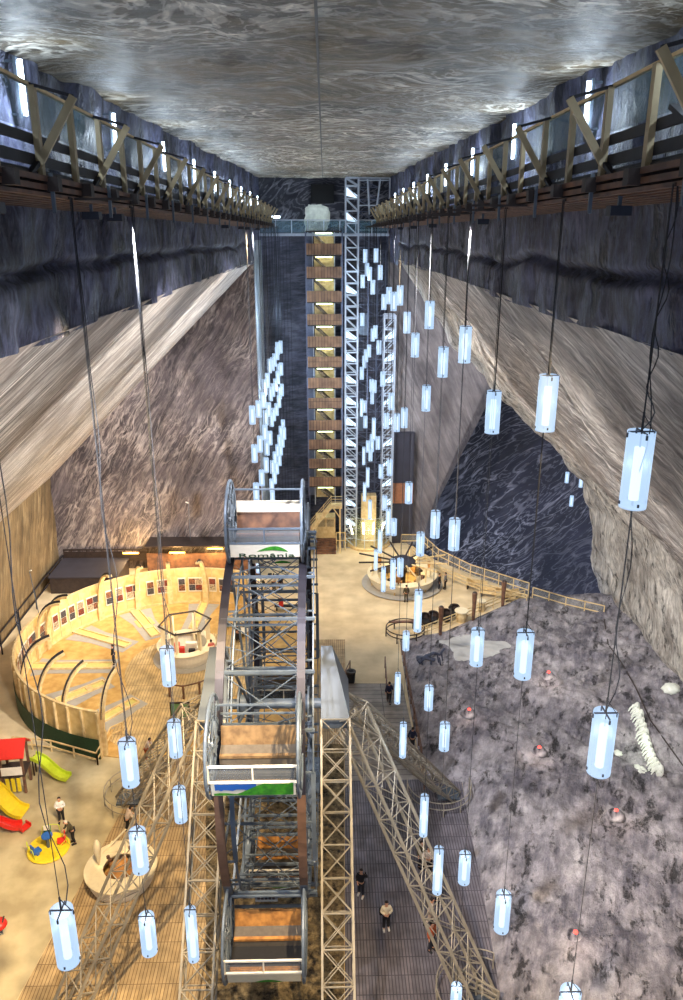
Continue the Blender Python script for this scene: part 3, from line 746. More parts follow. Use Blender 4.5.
def gondola(kind, wood):
    """front is -y; drum angles: 0 = front, -90 = bottom"""
    g = bpy.data.objects.new('gondola', None); COL.objects.link(g); g.parent = fwh
    def G(mb, name, mat, **k): o = mb.build(name, mat, **k); o.parent = g; return o
    for s in (-1, 1):
        f = MB(); n = 36; x = s*GW
        ring = [Vector((x, GR*math.cos(2*PI*i/n), GR*math.sin(2*PI*i/n))) for i in range(n)]
        f.tube(ring, .06, 6, closed=True); rin = [p*1 for p in ring]
        f.tube([Vector((x, p.y*.55, p.z*.55)) for p in ring], .035, 5, closed=True); f.tube([Vector((x, p.y*.16, p.z*.16)) for p in ring], .06, 5, closed=True)
        f.tube([Vector((x+s*.06, p.y*.86, p.z*.86)) for p in ring], .03, 5, closed=True)
        for i in range(0, n, 3):
            f.bar(ring[i]*.0+Vector((x,ring[i].y*.16,ring[i].z*.16)), ring[i], .05)
            c = Vector((x, ring[i].y*.72, ring[i].z*.72)); f.tube([c+Vector((0, .2*math.cos(q*PI/3), .2*math.sin(q*PI/3))) for q in range(6)], .022, 4, closed=True)
        G(f, 'side_wheel', M['steel'])
    x0, x1 = -GW+.1, GW-.1
    f = MB(); drum(f, 1.38, D2R(-150), D2R(-30), x0, x1, .05, 14); G(f, 'floor_shell', M['steel'])
    f = MB(); f.add([(x,y,z) for x in (x0,x1) for y,z in ((-1.40,-.38),(-1.22,-1.0),(-1.18,-1.0),(-1.36,-.38))],[(0,1,2,3),(7,6,5,4),(0,4,5,1),(1,5,6,2),(2,6,7,3),(3,7,4,0)]); G(f, 'front_panel', {'logo': M['white'], 'picture': M['white'], 'plain': M['cream']}[kind])
    f = MB(); drum(f, 1.40, D2R(-15), D2R(8), x0, x1, .02, 5); G(f, 'front_glass', M['clearglass'])
    f = MB()
    for a in (D2R(-15.5), D2R(9)): f.bar((x0-.08, -1.42*math.cos(a), 1.42*math.sin(a)), (x1+.08, -1.42*math.cos(a), 1.42*math.sin(a)), .065)
    for x in (x0-.06, 0, x1+.06): f.bar((x, -1.42*math.cos(D2R(-15.5)), 1.42*math.sin(D2R(-15.5))), (x, -1.42*math.cos(D2R(9)), 1.42*math.sin(D2R(9))), .05)
    G(f, 'front_frame', M['white'] if kind != 'logo' else M['steel'])
    f = MB(); f.bb(x0, x1, 1.34, 1.37, -.25, .4 if kind == 'logo' else -.1); G(f, 'back_panel', M['white'] if kind == 'logo' else M['steel'])
    f = MB(); f.bar((x0, 1.42*math.cos(D2R(10)), 1.42*math.sin(D2R(10))), (x1, 1.42*math.cos(D2R(10)), 1.42*math.sin(D2R(10))), .06)
    f.bar((x0, .55, 1.15), (x1, .55, 1.15), .06); f.bar((x0,0,0),(x0,.55,1.15),.04); f.bar((x1,0,0),(x1,.55,1.15),.04)
    G(f, 'back_rail', M['steel'])
    f = MB(); f.box((0,.93,-.30), (2*x1-.1,.06,.68), Matrix.Rotation(D2R(-12),3,'X')); G(f, 'backrest', wood)
    f = MB(); f.box((0,.6,-.66), (2*x1-.1,.6,.06), Matrix.Rotation(D2R(6),3,'X')); f.bb(x0+.05,x1-.05,.30,.35,-1.02,-.68); G(f, 'seat', plain('grey_seat', (96,90,84), .5))
    f = MB(); f.bb(x0+.05,x1-.05,.27,.40,-.74,-.64); G(f, 'seat_edge', wood)
    f = MB(); f.box((0,-1.0,-.72), (2*x1-.1,.3,.05)); G(f, 'front_bench', wood)
    f = MB(); f.bb(x0, x1, -.85, .3, -1.08, -1.02); G(f, 'floor_plate', M['black'])
    fp = [o for o in bpy.data.objects if o.parent == g and o.name.startswith('front_panel')][0]
    def on_panel(x, s, off=.012):   # s: 0 bottom .. 1 top of the front panel
        return Vector((x, -1.22-.18*s-off, -1.0+.62*s-off*.3))
    if kind == 'logo':
        f = MB(); up_ = []; lo = []
        n = 16
        for i in range(n+1):
            t = i/n; x = -.32+1.2*t
            lo.append(on_panel(x, .42+.10*math.sin(t*PI)-.02*t)); up_.append(on_panel(x, .44+.42*math.sin(t**1.3*PI)**.8-.06*t if 0<t<1 else .42))
        f.add(lo+up_, [(i,i+1,n+2+i,n+1+i) for i in range(n)]); lf = G(f, 'leaf_emblem', M['logogreen'])
        me = text_mesh('România', .62); 
        t = bpy.data.objects.new('lettering', me); COL.objects.link(t); me.materials.append(M['dkgreen'])
        for v in me.vertices: v.co = on_panel(v.co.x*1.0+.05, (v.co.y/.62)*.42+.0, .012+v.co.z*.5)
        t.parent = g
    if kind == 'picture':
        f = MB(); n = 14
        f.add([on_panel(-1.2+1.3*i/n, .45+.12*nz(i,1,0,.7)) for i in range(n+1)]+[on_panel(-1.2+1.3*i/n, .93) for i in range(n+1)], [(i,i+1,n+2+i,n+1+i) for i in range(n)]); G(f, 'blue_picture', M['blue'])
        f = MB(); f.add([on_panel(-1.25+2.5*i/n, .05, .014) for i in range(n+1)]+[on_panel(-1.25+2.5*i/n, (.2+.75*max(0,min(1,(i-4)/5)))+.05*math.sin(i), .016) for i in range(n+1)], [(i,i+1,n+2+i,n+1+i) for i in range(n)]); G(f, 'green_picture', M['logogreen'])
    if kind == 'plain':
        f = MB(); n = 8; f.add([on_panel(-.35+1.0*i/n, .02) for i in range(n+1)]+[on_panel(-.35+1.0*i/n, .02+.25*math.sin(i/n*PI)+.01) for i in range(n+1)], [(i,i+1,n+2+i,n+1+i) for i in range(n)]); G(f, 'green_patch', M['logogreen'])
    return g
GRAD = 8.85
angs = [(95,'logo','brownwood'),(155,'picture','benchwood'),(215,'plain','orangewood'),(275,'plain2','orangewood'),(335,'plain','benchwood'),(35,'logo2','brownwood')]
inv = Matrix.Translation(Vector((WC.x, WC.y, 0))).inverted()
for a, kd, wd in angs:
    if kd == 'plain2' or kd == 'logo2': kd2 = 'plain'
    else: kd2 = kd
    g = gondola(kd2, M[wd])
    g.location = (0, GRAD*math.cos(D2R(a)), WC.z+GRAD*math.sin(D2R(a)))
    if a == 215:
        f = MB(); f.bb(-.42,.42,.58,.62,.85,1.15); o = f.build('number_sign', M['plate']); o.parent = g
        f = MB()
        for q in range(5): f.bb(-.34+q*.14,-.24+q*.14,.565,.58,.96,1.06)
        o = f.build('sign_marks', M['darksteel']); o.parent = g
# pivots joining gondolas to rims
for a, _, _ in angs:
    q = Vector((0, math.cos(D2R(a)), math.sin(D2R(a))))
    for s in (-1, 1):
        c = Vector((WC.x+s*HS, WC.y, WC.z)); F(MB().bar(c+q*WR, c+q*GRAD, .14), 'gondola_arm', M['steel'])
# control platforms left and right under the axle height, ring rails round the splayed feet
def ring_rail(cx, cy, r, a0, a1, h, label, mat=M['galv'], n=20):
    t = thing('ring_rail', label, 'railing', (cx, cy, 0), 0, 'round rails about the wheel legs')
    f = MB()
    for z in (h*.55, h): f.tube(ring_pts(r, n, z, a0, a1), .03, 5)
    f.build('rail', mat, t)
    for p in ring_pts(r, 6, 0, a0, a1): MB().bar((p.x,p.y,0.04),(p.x,p.y,h), .045).build('post', mat, t)
    return t
ring_rail(WC.x+9.0, 38.6, 1.9, D2R(-190), D2R(10), 1.0, 'round steel rail about the back right leg of the big wheel')
ring_rail(WC.x+8.9, 25.2, 1.9, D2R(60), D2R(250), 1.0, 'round steel rail about the front right leg of the big wheel')
ring_rail(WC.x-9.0, 38.6, 1.9, D2R(120), D2R(350), 1.0, 'round steel rail about the back left leg of the big wheel')
ring_rail(WC.x-8.9, 25.4, 1.9, D2R(-80), D2R(120), 1.0, 'round steel rail about the front left leg of the big wheel')
def fence(name, label, pts, h, mat, post=.08, step=1.8, rails=(.45,.98), glassm=None, cat='fence', group=None, zf=None):
    t = thing(name, label, cat, tuple(pts[0][:2])+(0,), 0, group)
    f = MB(); g = MB(); r = MB()
    for a, b in zip(pts, pts[1:]):
        a = Vector((a[0],a[1],0)); b = Vector((b[0],b[1],0)); L = (b-a).length; n = max(1, round(L/step))
        for i in range(n+1):
            q = a+(b-a)*i/n
            if i < n or b.to_tuple() == Vector((pts[-1][0],pts[-1][1],0)).to_tuple(): _b(MB().bb(q.x-post/2,q.x+post/2,q.y-post/2,q.y+post/2,0,h), 'post', mat, t)
        for z in rails: r.bar(a+Vector((0,0,h*z)), b+Vector((0,0,h*z)), .06, .09)
        if glassm: g.bar(a+Vector((0,0,h*.5)), b+Vector((0,0,h*.5)), .02, h*.8, hint=(0,0,1))
    _b(r, 'rail', mat, t)
    if glassm: _b(g, 'glass_panel', glassm, t)
    return t
# ------------------------------------------------------------------ round timber minigolf arena
RC = Vector((-11.8, 53.7)); RR = 11.3; RH = 3.4
A0, A1 = D2R(66), D2R(256)
floor_disc = [tuple(p[:2]) for p in ring_pts(RR-.05, 64, 0, 0, 2*PI, RC)]
o = MB().prism(floor_disc, 0.02, .07).build('floor_arena', M['ply']); tag(o, kind='structure')
o = MB().prism([tuple(p[:2]) for p in ring_pts(5.4, 48, 0, 0, 2*PI, (-10.2,53.6))]+[], .07, .10).build('floor_arena_boards', M['disc']); tag(o, kind='structure')
o = MB().prism([tuple(P(*q)[:2]) for q in ((110,742),(128,680),(150,660),(235,650),(225,700),(150,765))], .055, .09).build('floor_arena_entry', M['disc']); tag(o, kind='structure')
ar = thing('minigolf_arena', 'round pale timber arena wall with curved ribs around the minigolf floor', 'arena wall', (RC.x, RC.y, 0))
nseg = 34
f = MB(); f.lathe([(RR,0),(RR,RH),(RR+.08,RH),(RR+.08,0)], nseg*2, (RC.x,RC.y,0), A0, A1, cap=False); _b(f, 'wall_panel', M['pine2'], ar)
f = MB(); f.lathe([(RR-.03,RH-.02),(RR-.03,RH+.08),(RR+.14,RH+.08),(RR+.14,RH-.02)], nseg*2, (RC.x,RC.y,0), A0, A1, cap=False)
f.lathe([(RR-.05,.05),(RR-.05,.25),(RR,.25)], nseg*2, (RC.x,RC.y,0), A0, A1, cap=False); _b(f, 'top_rail', M['pine'], ar)
for i in range(nseg+1):
    a = A0+(A1-A0)*i/nseg
    f = MB(); c, s_ = math.cos(a), math.sin(a)
    f.box((RC.x+(RR+.16)*c, RC.y+(RR+.16)*s_, RH/2), (.18,.12,RH), a); f.box((RC.x+(RR-.02)*c, RC.y+(RR-.02)*s_, RH/2), (.04,.06,RH), a)
    _b(f, 'batten', M['pine'], ar)
f = MB(); f.lathe([(RR+.26,0),(RR+.27,1.5),(RR+.30,1.5),(RR+.30,0)], 60, (RC.x,RC.y,0), D2R(160), A1, cap=False); _b(f, 'green_skirt', M['dkgreen'], ar)
ribs = [math.atan2(P(*q)[1]-RC.y, P(*q)[0]-RC.x) for q in ((206,604),(171,606),(139,610),(102,621),(44,649))]
ribs += [math.atan2(P(*q,z=RH)[1]-RC.y, P(*q,z=RH)[0]-RC.x) for q in ((9,668),(26,691),(56,703),(97,713))]+[D2R(172)]
for a in ribs:
    c, s_ = math.cos(a), math.sin(a); f = MB(); pr_ = []
    for t in range(13):
        u = t/12
        r = RR-.12-2.3*(u**2.4); z = .1+4.9*math.sin(u*PI/2*.96)
        pr_.append(Vector((RC.x+r*c, RC.y+r*s_, z)))
    for p, q in zip(pr_, pr_[1:]): f.bar(p, q+(q-p)*.08, .17, .34, hint=(-s_, c, 0))
    f.bar(pr_[0], pr_[3], .2, .5, hint=(-s_, c, 0))
    o = _b(f, 'curved_rib', M['pine'], ar)
    f = MB()
    for p, q in zip(pr_[4:], pr_[5:]): f.bar(p+Vector((0,0,.19)), q+(q-p)*.08+Vector((0,0,.19)), .19, .03, hint=(-s_, c, 0))
    o2 = f.build('rib_back_shade', M['blkwood']); o2.parent = o  # dark strip painting the shade along the rib's back
# framed pictures round the inside of the wall
npic = 27; words = ['first','second','third','fourth','fifth','sixth','seventh','eighth','ninth','tenth','eleventh','twelfth','thirteenth','fourteenth','fifteenth','sixteenth','seventeenth','eighteenth','nineteenth','twentieth','twenty-first','twenty-second','twenty-third','twenty-fourth','twenty-fifth','twenty-sixth','twenty-seventh','twenty-eighth','twenty-ninth','thirtieth','thirty-first','thirty-second','thirty-third','thirty-fourth','thirty-fifth','thirty-sixth','thirty-seventh','thirty-eighth','thirty-ninth','fortieth','forty-first','forty-second','forty-third','forty-fourth','forty-fifth','forty-sixth','forty-seventh','forty-eighth','forty-ninth','fiftieth']
words += ['fifty-'+w for w in words[:9]]
phm = [plain('photo_print_%s' % n, c, .4, scale=7, c2=c2) for n, c, c2 in (('a',(170,110,80),(30,28,34)),('b',(90,90,100),(24,24,30)),('c',(150,60,40),(60,40,40)),('d',(70,60,56),(200,180,150)))]
for i in range(npic):
    a = D2R(73)+i*D2R(4.75)
    if any(abs(((a-b)+PI)%(2*PI)-PI) < D2R(1.5) for b in ribs): a += D2R(1.7)
    c, s_ = math.cos(a), math.sin(a); r = RR-.1
    loc = (RC.x+r*c, RC.y+r*s_, 1.25)
    R = a+PI/2
    def L(x, z, y, w, h, d=.02):   # box in the picture's own frame; +y faces the middle
        return MB().box((x, y, z), (w, d, h))
    o = MB().box((0,0,.66), (.68,.04,1.4)).build('framed_picture', M['white'], loc=loc); o.rotation_euler = (0,0,a+PI/2)
    p1 = L(0,.96,.03,.56,.56).build('photo_print', phm[i % 4], o); p2 = L(0,.36,.03,.56,.56).build('photo_print', phm[(i*3+1) % 4], o)
    tag(o, f'white board with two photographs on the arena wall, {words[i]} from its far right end', 'picture', 'picture boards on the arena wall')
# minigolf lanes on grey paths
lanes = [((135,612),(156,637),.9,'lane with a diamond bend leading to the back arena wall'),((205,603),(193,630),.8,'lane at the far right of the arena behind the kiosk'),
         ((76,632),(128,647),.9,'long lane starting at the back left ribs'),((21,668),(112,667),1.0,'lane running straight across the left of the arena'),
         ((58,703),(105,684),.9,'lane nearest but one to the front of the arena'),((100,722),(136,702),.9,'front lane beside the end of the arena wall')]
for i, (p, q, w, lb) in enumerate(lanes):
    a = P(*p); b = P(*q); d = (b-a); L_ = d.length; d.normalize(); nrm = Vector((-d.y, d.x, 0))
    pa = a-d*.2; poly = []
    for k in range(13): t = PI/2+PI*k/12; poly.append(pa+d*(1.7*math.cos(t)*.8)+nrm*1.5*math.sin(t))
    poly += [a+d*2.4-nrm*1.0, b+d*.3-nrm*1.0, b+d*.3+nrm*1.0, a+d*2.4+nrm*1.0]
    poly = [p_ for p_ in poly]
    poly = [(max(-1e9, v.x), v.y) for v in poly]
    # keep inside the round floor
    pp = []
    for x, y in poly:
        v = Vector((x-RC.x, y-RC.y)); 
        if v.length > RR-.35: v = v.normalized()*(RR-.35)
        pp.append((v.x+RC.x, v.y+RC.y))
    o = MB().prism(pp, .071+i*.002, .084+i*.002).build('trim_path', M['path']); tag(o, kind='structure')
    ln = thing('golf_lane', 'minigolf '+lb, 'minigolf lane', (a.x, a.y, .08), math.atan2(d.y, d.x), 'minigolf lanes in the arena')
    f = MB(); f.bb(0, L_, -w*.42, w*.42, .01, .05)
    if i == 0: f.bb(L_*.35, L_*.6, -w*.8, w*.8, .012, .052)
    f.build('playing_surface', M['felt'], ln)
    for s in (-1, 1):
        g = MB(); g.bb(0, L_, s*w*.42-.05, s*w*.42+.05, .0, .16); g.build('side_board', M['pine'], ln)
    for xe in (0, L_): MB().bb(xe-.05, xe+.05, -w*.45, w*.45, 0, .16).build('end_board', M['pine'], ln)
    MB().bb(L_*.6, L_*.72, -w*.42, w*.42, .04, .12).build('hurdle', M['pine'], ln)
# low timber fences outside the arena
def P2(*q): return tuple(P(*q)[:2])
fence('low_fence', 'low pale rail fence below the arena between playhouse and arena wall end', [P2(14,748),P2(52,752),P2(98,765)], .9, M['pine'], glassm=None, step=1.6)
fence('low_fence', 'short low fence at the arena entrance beside the wall end', [P2(98,765),P2(112,740),P2(123,735)], 1.0, M['pine'], step=1.0)
fence('rope_fence', 'thin rail with brown posts at the arena entrance', [P2(170,698),P2(184,700),P2(200,696),P2(214,690)], 1.2, M['brownwood'], post=.14, step=1.4, rails=(.95,))
bd = thing('green_board', 'green framed board standing by the arena entrance', 'board', tuple(P(181,722)))
f = MB(); f.bb(-.6,.6,-.03,.03,.3,1.5); f.build('panel', M['board'], bd)
f = MB(); f.bb(-.68,-.6,-.05,.05,0,1.6); f.bb(.6,.68,-.05,.05,0,1.6); f.bb(-.68,.68,-.05,.05,1.5,1.6); f.bb(-.68,.68,-.05,.05,.22,.3); f.build('frame', M['dkwood'], bd)
# dark store box and glowing strip behind the arena
sb = thing('store_box', 'low dark flat-roofed box behind the arena against the left wall', 'store', (-22.5,69,0))
f = MB(); f.bb(-25.9,-19.6,67.2,71.6,0,1.6); _b(f, 'wall', M['dkwood'], sb)
f = MB(); f.bb(-26.0,-19.5,67.1,71.7,1.6,1.72); _b(f, 'roof', M['darkroof'], sb)
f = MB(); 
for i in range(12): f.bb(-26+i*.75,-25.9+i*.75,71.9,72.0,1.3,2.5)
f.bb(-26,-17.6,71.9,72.0,2.4,2.55); f.bb(-26,-17.6,71.9,71.95,1.3,2.3); _b(f, 'back_railing', M['dkwood'], sb)
lb = thing('lean_to', 'low timber screen glowing orange behind the arena wall', 'screen', (-12,71,0))
f = MB(); f.bb(-17.6,-6.6,71.0,71.12,0,2.4); _b(f, 'boards', M['brownwood'], lb)
f = MB(); f.bb(-17.6,-6.5,70.4,72.9,3.3,3.4); _b(f, 'cover', M['dkwood'], lb)
for i, px in enumerate((132, 178, 216)):
    p = P(px, 561, y=70.9)
    o = MB().tube([(-.75,0,0),(.75,0,0)], .07, 6).build('orange_tube_light', M['orangeglow'], loc=(p.x, 70.7, 2.6 if i < 2 else 3.0))
    MB().bb(-.8,.8,.06,.16,-.05,.1).build('housing', M['brownwood'], o)
    tag(o, ['orange tube light on the screen behind the arena, leftmost of three','orange tube light on the screen behind the arena, middle of three','orange tube light on the screen behind the arena, rightmost and brightest'][i], 'tube light', 'orange tube lights behind the arena')
    light('orange_light', 'POINT', (p.x, 70.2, 2.9), 700, (1,.62,.22), .3)
pp_ = MB().tube([(0,0,0),(.1,0,7.2)], .035, 6).build('lamp_mast', M['steel'], loc=tuple(P(187,545,y=71.5)-Vector((0,0,8.0))) if False else (-13.5,72.2,0))
MB().tube([(.1,0,7.2),(-.15,-.1,7.35)], .06, 6).build('lamp_head', M['white'], pp_); tag(pp_, 'thin mast with small white head in front of the back wall', 'mast')
pp_ = MB().tube([(0,0,0),(-.3,0,4.2)], .035, 6).build('lamp_mast', M['steel'], loc=(-25.6,63,0))
MB().tube([(-.3,0,4.2),(-.1,-.1,4.3)], .06, 6).build('lamp_head', M['white'], pp_); tag(pp_, 'thin mast with small white head by the left wall', 'mast')
# dark handrail pipes along the foot of the left wall
f = MB()
for z in (.9, 1.9): f.bar((-26.1, 44, z), (-26.1, 72, z), .1)
for y in range(44, 73, 4): f.bar((-26.1, y, 0), (-26.1, y, 1.9), .1)
o = f.build('wall_railing', M['blkwood']); tag(o, 'dark double railing along the foot of the left wall', 'railing')

# ------------------------------------------------------------------ round white kiosks
def kiosk(loc, r, h, label, kind, rz=0):
    t = thing('round_kiosk', label, 'kiosk', (loc[0], loc[1], .1), rz)
    n = 40
    f = MB(); f.lathe([(r*.86,0),(r*.93,h*.35),(r,h),(r-.06,h),(r*.9-.06,h*.35),(r*.82,0)], n, cap=False); f.build('curved_wall', M['white'], t, smooth=False)
    ri = .72 if kind != 'star' else .5
    f = MB(); f.lathe([(r*ri,h),(r+.07,h),(r+.07,h+.07),(r*ri,h+.07),(r*ri,h)], n, cap=False); f.build('counter_top', M['cream'], t)
    f = MB(); f.lathe([(0,.04),(r*.84,.04)], n, cap=False); f.build('inner_floor', M['ply'] if kind != 'hex' else M['white'], t)
    if kind == 'star': return t
    f = MB(); f.lathe([(r*.85,0),(r*1.18,0),(r*1.18,.03),(r*.85,.03)], n, cap=False); f.build('shadow_plinth', M['path'], t)
    return t
k1 = kiosk((-11.15,55.2), 2.25, 1.15, 'round white kiosk with a dark hexagonal ring on posts inside the arena', 'hex')
for i in range(6):
    a = i*PI/3+.3; f = MB(); f.box((1.75*math.cos(a),1.75*math.sin(a),1.5), (.34,.14,3.0), a); f.build('post', M['cream'], k1)
f = MB(); f.tube([Vector((2.05*math.cos(i*PI/3+.3),2.05*math.sin(i*PI/3+.3),3.0)) for i in range(6)], .075, 6, closed=True)
for i in range(6): a = i*PI/3+.3; f.bar((1.7*math.cos(a),1.7*math.sin(a),3.0),(2.05*math.cos(a),2.05*math.sin(a),3.0), .06)
f.build('hexagonal_ring', M['dkwood'], k1)
for i, (x, y, w, d, h, m) in enumerate([(-.3,-.6,.5,.35,1.2,'red'),(.5,-.5,.5,.3,.95,'black'),(-.8,.3,.4,.3,1.1,'red'),(.3,.5,.9,.4,1.0,'white'),(1.0,.1,.3,.6,.9,'white')]):
    MB().bb(x-w/2,x+w/2,y-d/2,y+d/2,.1,h).build(['drinks_cooler','till','drinks_cooler','worktop','worktop'][i], M[m], k1, bevel=.03)
k3 = kiosk((-10.75,32.4), 1.78, .85, 'round white counter with brown star floor at foot of front left leg', 'star')
f = MB(); st_ = []
for i in range(12): a = i*PI/6; r = 1.0 if i % 2 else .62; st_.append((r*math.cos(a), r*math.sin(a)))
f.prism([(x*.9,y*.9) for x,y in st_], .05, .8); f.build('star_table', M['orangewood'], k3)
for (x, y) in ((-1.15,.1),(.95,.75)):
    f = MB(); f.lathe([(.05,.9),(.09,1.2),(.2,1.9),(.2,2.2),(.1,2.45),(0,2.5)], 12, (x,y,0)); f.build('skittle_post', M['cream'], k3, smooth=True)
for (x, y) in ((-.8,.55),(-.65,.35),(.4,1.1),(.2,1.2)):
    f = MB(); f.lathe([(0,.92),(.09,.92),(.09,1.05),(0,1.05)], 10, (x,y,0)); f.build('brown_cup', M['brownwood'], k3)
f = MB(); f.bar((-1.2,.9,.9),(-.2,2.1,1.4),.07); f.bar((-1.2,.9,.9),(-.1,1.05,.95),.07); f.bb(-1.0,-.1,1.2,1.9,.75,.82); f.build('side_table', M['cream'], k3)
# round bar with log beams
k2 = kiosk((7.3,68.7), 3.3, 1.0, 'round white bar with dark cone roof and radiating log beams', 'bar')
f = MB(); f.lathe([(1.35,2.15),(1.2,2.4),(.5,2.75),(0,2.8),(0,2.15)], 24); f.build('cone_roof', M['darkroof'], k2)
f = MB(); f.lathe([(.35,0),(.35,2.2)], 16); f.build('centre_column', M['dkwood'], k2)
for i in range(12):
    a = i*PI/6+.2; f = MB(); c, s_ = math.cos(a), math.sin(a); f.tube([(1.25*c,1.25*s_,2.3),(4.3*c,4.3*s_,2.55)], .085, 7); o = f.build('log_beam', M['dkwood'] if math.cos(a+.5) < .35 else M['pine'], k2)
    if i % 2 == 0: f = MB(); f.bb(-.05,.05,-.05,.05,0,2.45); f.build('post', M['pine'], k2, loc=(3.0*c,3.0*s_,0))
random.seed(3)
for i in range(14):
    a = i*2*PI/14; f = MB(); c, s_ = math.cos(a), math.sin(a); f.box((2.0*c,2.0*s_,.7), (.35,.5,.5+.4*random.random()), a); f.build('back_shelf', M[random.choice(['orangewood','cream','brownwood','dkwood'])], k2)
for i in range(9):
    a = i*2*PI/9+.3; f = MB(); c, s_ = math.cos(a), math.sin(a); f.bar((2.7*c,2.7*s_,1.1),(2.9*c,2.9*s_,1.9),.1); f.box((2.8*c,2.8*s_,1.55),(.08,.45,.5),a); f.build('carved_sign', M['cream'] if i % 3 else M['orangewood'], k2)

# ------------------------------------------------------------------ fences and posts at the back right
fence('railing', 'back pale railing running from the lift tower to the dark chamber corner', [P2(401,546),P2(422,546),P2(438,561),P2(470,577),P2(528,596)], 1.35, M['pine'], glassm=M['fenceglass'], step=1.7)
fence('railing', 'pale railing along the edge of the dark chamber up to the right wall', [P2(532,600),P2(565,610),P2(603,619)], 1.3, M['pine'], glassm=M['fenceglass'], step=1.9)
fence('railing', 'inner double rail of pale timber behind the round bar', [P2(412,556),P2(441,578),P2(480,594),P2(526,606)], 1.15, M['pine'], rails=(.4,.7,.98), step=1.7)
fence('railing', 'front pale rail along the edge of the rough salt ground', [P2(414,640),P2(440,630),P2(472,617),P2(503,604),P2(524,600)], 1.0, M['pine'], rails=(.35,.7,.98), step=1.5)
def timber_post(p, h, lb):
    o = MB().lathe([(.16,0),(.13,.4),(.17,h*.6),(.24,h-.05),(.2,h)], 8).build('timber_post', M['brownwood'], loc=(p.x,p.y,0))
    MB().lathe([(0,h),(.2,h),(.12,h+.07),(0,h+.08)], 8).build('post_cap', M['dkwood'], o)
    return tag(o, lb, 'post', 'tall timber posts along the front rail')
timber_post(P(440,638), 2.9, 'tall timber post on the front rail beside the dark round seats')
timber_post(P(473,624), 3.0, 'tall timber post on the front rail, middle of the three')
timber_post(P(502,613), 3.1, 'tall timber post on the front rail nearest the dark chamber')
for i, (px, py, lb) in enumerate([(425,619,'leftmost'),(433,617,'second from left'),(446,615,'third from left'),(454,610,'rightmost')]):
    p = P(px, py+6); t = thing('tub_chair', f'dark round-backed seat behind the front rail, {lb} of four', 'seat', (p.x,p.y,0), .4, 'dark round seats behind the rail')
    f = MB(); f.lathe([(0,.1),(.38,.1),(.46,.42),(.44,.46),(0,.46)], 16); f.build('seat', M['black'], t)
    f = MB(); f.lathe([(.45,.42),(.54,.8),(.4,1.05),(.34,1.0),(.47,.76),(.4,.46)], 14, a0=D2R(-60), a1=D2R(170), cap=False); f.build('backrest', M['dkwood'], t)
for i, (px, py, r, lb) in enumerate([(461,617,.6,'pale timber barrel table behind the front rail'),(481,607,.42,'small pale timber table near the middle timber post')]):
    p = P(px, py+4); t = thing('barrel_table', lb, 'table', (p.x,p.y,0))
    f = MB(); f.lathe([(0,0),(r*.7,0),(r*.85,.5),(r*.7,.95),(0,.95)], 16); f.build('barrel', M['pine'], t, smooth=False); f = MB(); f.lathe([(0,.95),(r,.95),(r,1.05),(0,1.05)], 18); f.build('tabletop', M['cream'], t)
for i, (px, py, L_, rz, lb) in enumerate([(493,598,2.6,-.35,'long pale bench between the rails near the chamber corner'),(476,590,2.0,-.4,'short pale bench between the rails beside the round bar'),(512,600,1.6,.3,'pale bench end beside the timber post nearest the chamber')]):
    p = P(px, py); t = thing('bench', lb, 'bench', (p.x,p.y,0), rz)
    f = MB(); f.bb(-L_/2,L_/2,-.2,.2,.42,.5); f.build('seat', M['pine'], t)
    f = MB(); f.bb(-L_/2,L_/2,.25,.3,.6,.95); f.build('backrest', M['pine'], t)
    for s in (-1,1): MB().bb(s*L_*.4-.05,s*L_*.4+.05,-.18,.3,0,.95 if False else .42).build('leg', M['dkwood'], t)
# oval dark rail loop
p = P(405,636); t = thing('oval_rail', 'oval dark timber rail loop at the left end of front rail', 'railing', (p.x,p.y,0))
f = MB()
for z in (.5,.85): f.tube([Vector((1.6*math.cos(a),1.5*math.sin(a),z)) for a in [2*PI*i/28 for i in range(28)]], .05, 6, closed=True)
f.build('rail', M['dkwood'], t)
for i in range(6): a = i*PI/3; MB().bb(-.05,.05,-.05,.05,0,.88).build('post', M['dkwood'], t, loc=(1.6*math.cos(a),1.5*math.sin(a),0))
MB().bb(-1.3,1.2,.9,1.2,.75,.85).build('bar_shelf', M['brownwood'], t)
# salt crust, tarp sculpture, path handrails
def fpud(u, v):
    a = 2*PI*u; r = v*(2.2+.35*math.sin(3*a+1)+.22*math.sin(5*a)+.12*math.sin(9*a+2))
    c = P(474,652); x = c.x+r*math.cos(a)*1.15; y = c.y+r*math.sin(a)*.95
    return (x, y, gz(x, y)+.07*(1-v*.6)+.03*nz(x,y,0,2))
o = grid_mesh('salt_crust', fpud, 60, 8, M['puddle']); o['kind'] = 'thing'; tag(o, 'flat pale grey salt crust on the rough ground below the front rail', 'salt crust')
c = P(432,668); t = thing('dark_bundle', 'dark blue-grey angular bundle lying beside the pale salt crust', 'bundle', (c.x,c.y,gz(c.x,c.y)))
f = MB(); f.tube([(-1.1,-.3,.15),(-.5,0,.55),(.1,.1,.75),(.6,.3,.5),(1.0,.5,.95)], .16, 6, r2=.09); f.tube([(-1.2,.1,.3),(-.5,-.1,.45),(.2,-.25,.35)], .22, 6, r2=.12); f.build('body', M['tarp'], t)
for (x, y) in ((-.9,-.2),(-.2,-.2),(.4,.1),(.75,.4),(.5,-.3)): MB().tube([(x,y,.6),(x+.08,y-.15,0)], .06, 6).build('support', M['tarp'], t)
rails = [([(402,655),(408,690),(414,720),(421,760),(424,790)], 'long brown handrail along the right edge of the pale steps', 'brownwood'),
         ([(385,668),(387,700)], 'short brown handrail in the middle of the pale steps', 'brownwood'),
         ([(350,672),(342,690)], 'short brown handrail at the left of the pale steps', 'brownwood')]
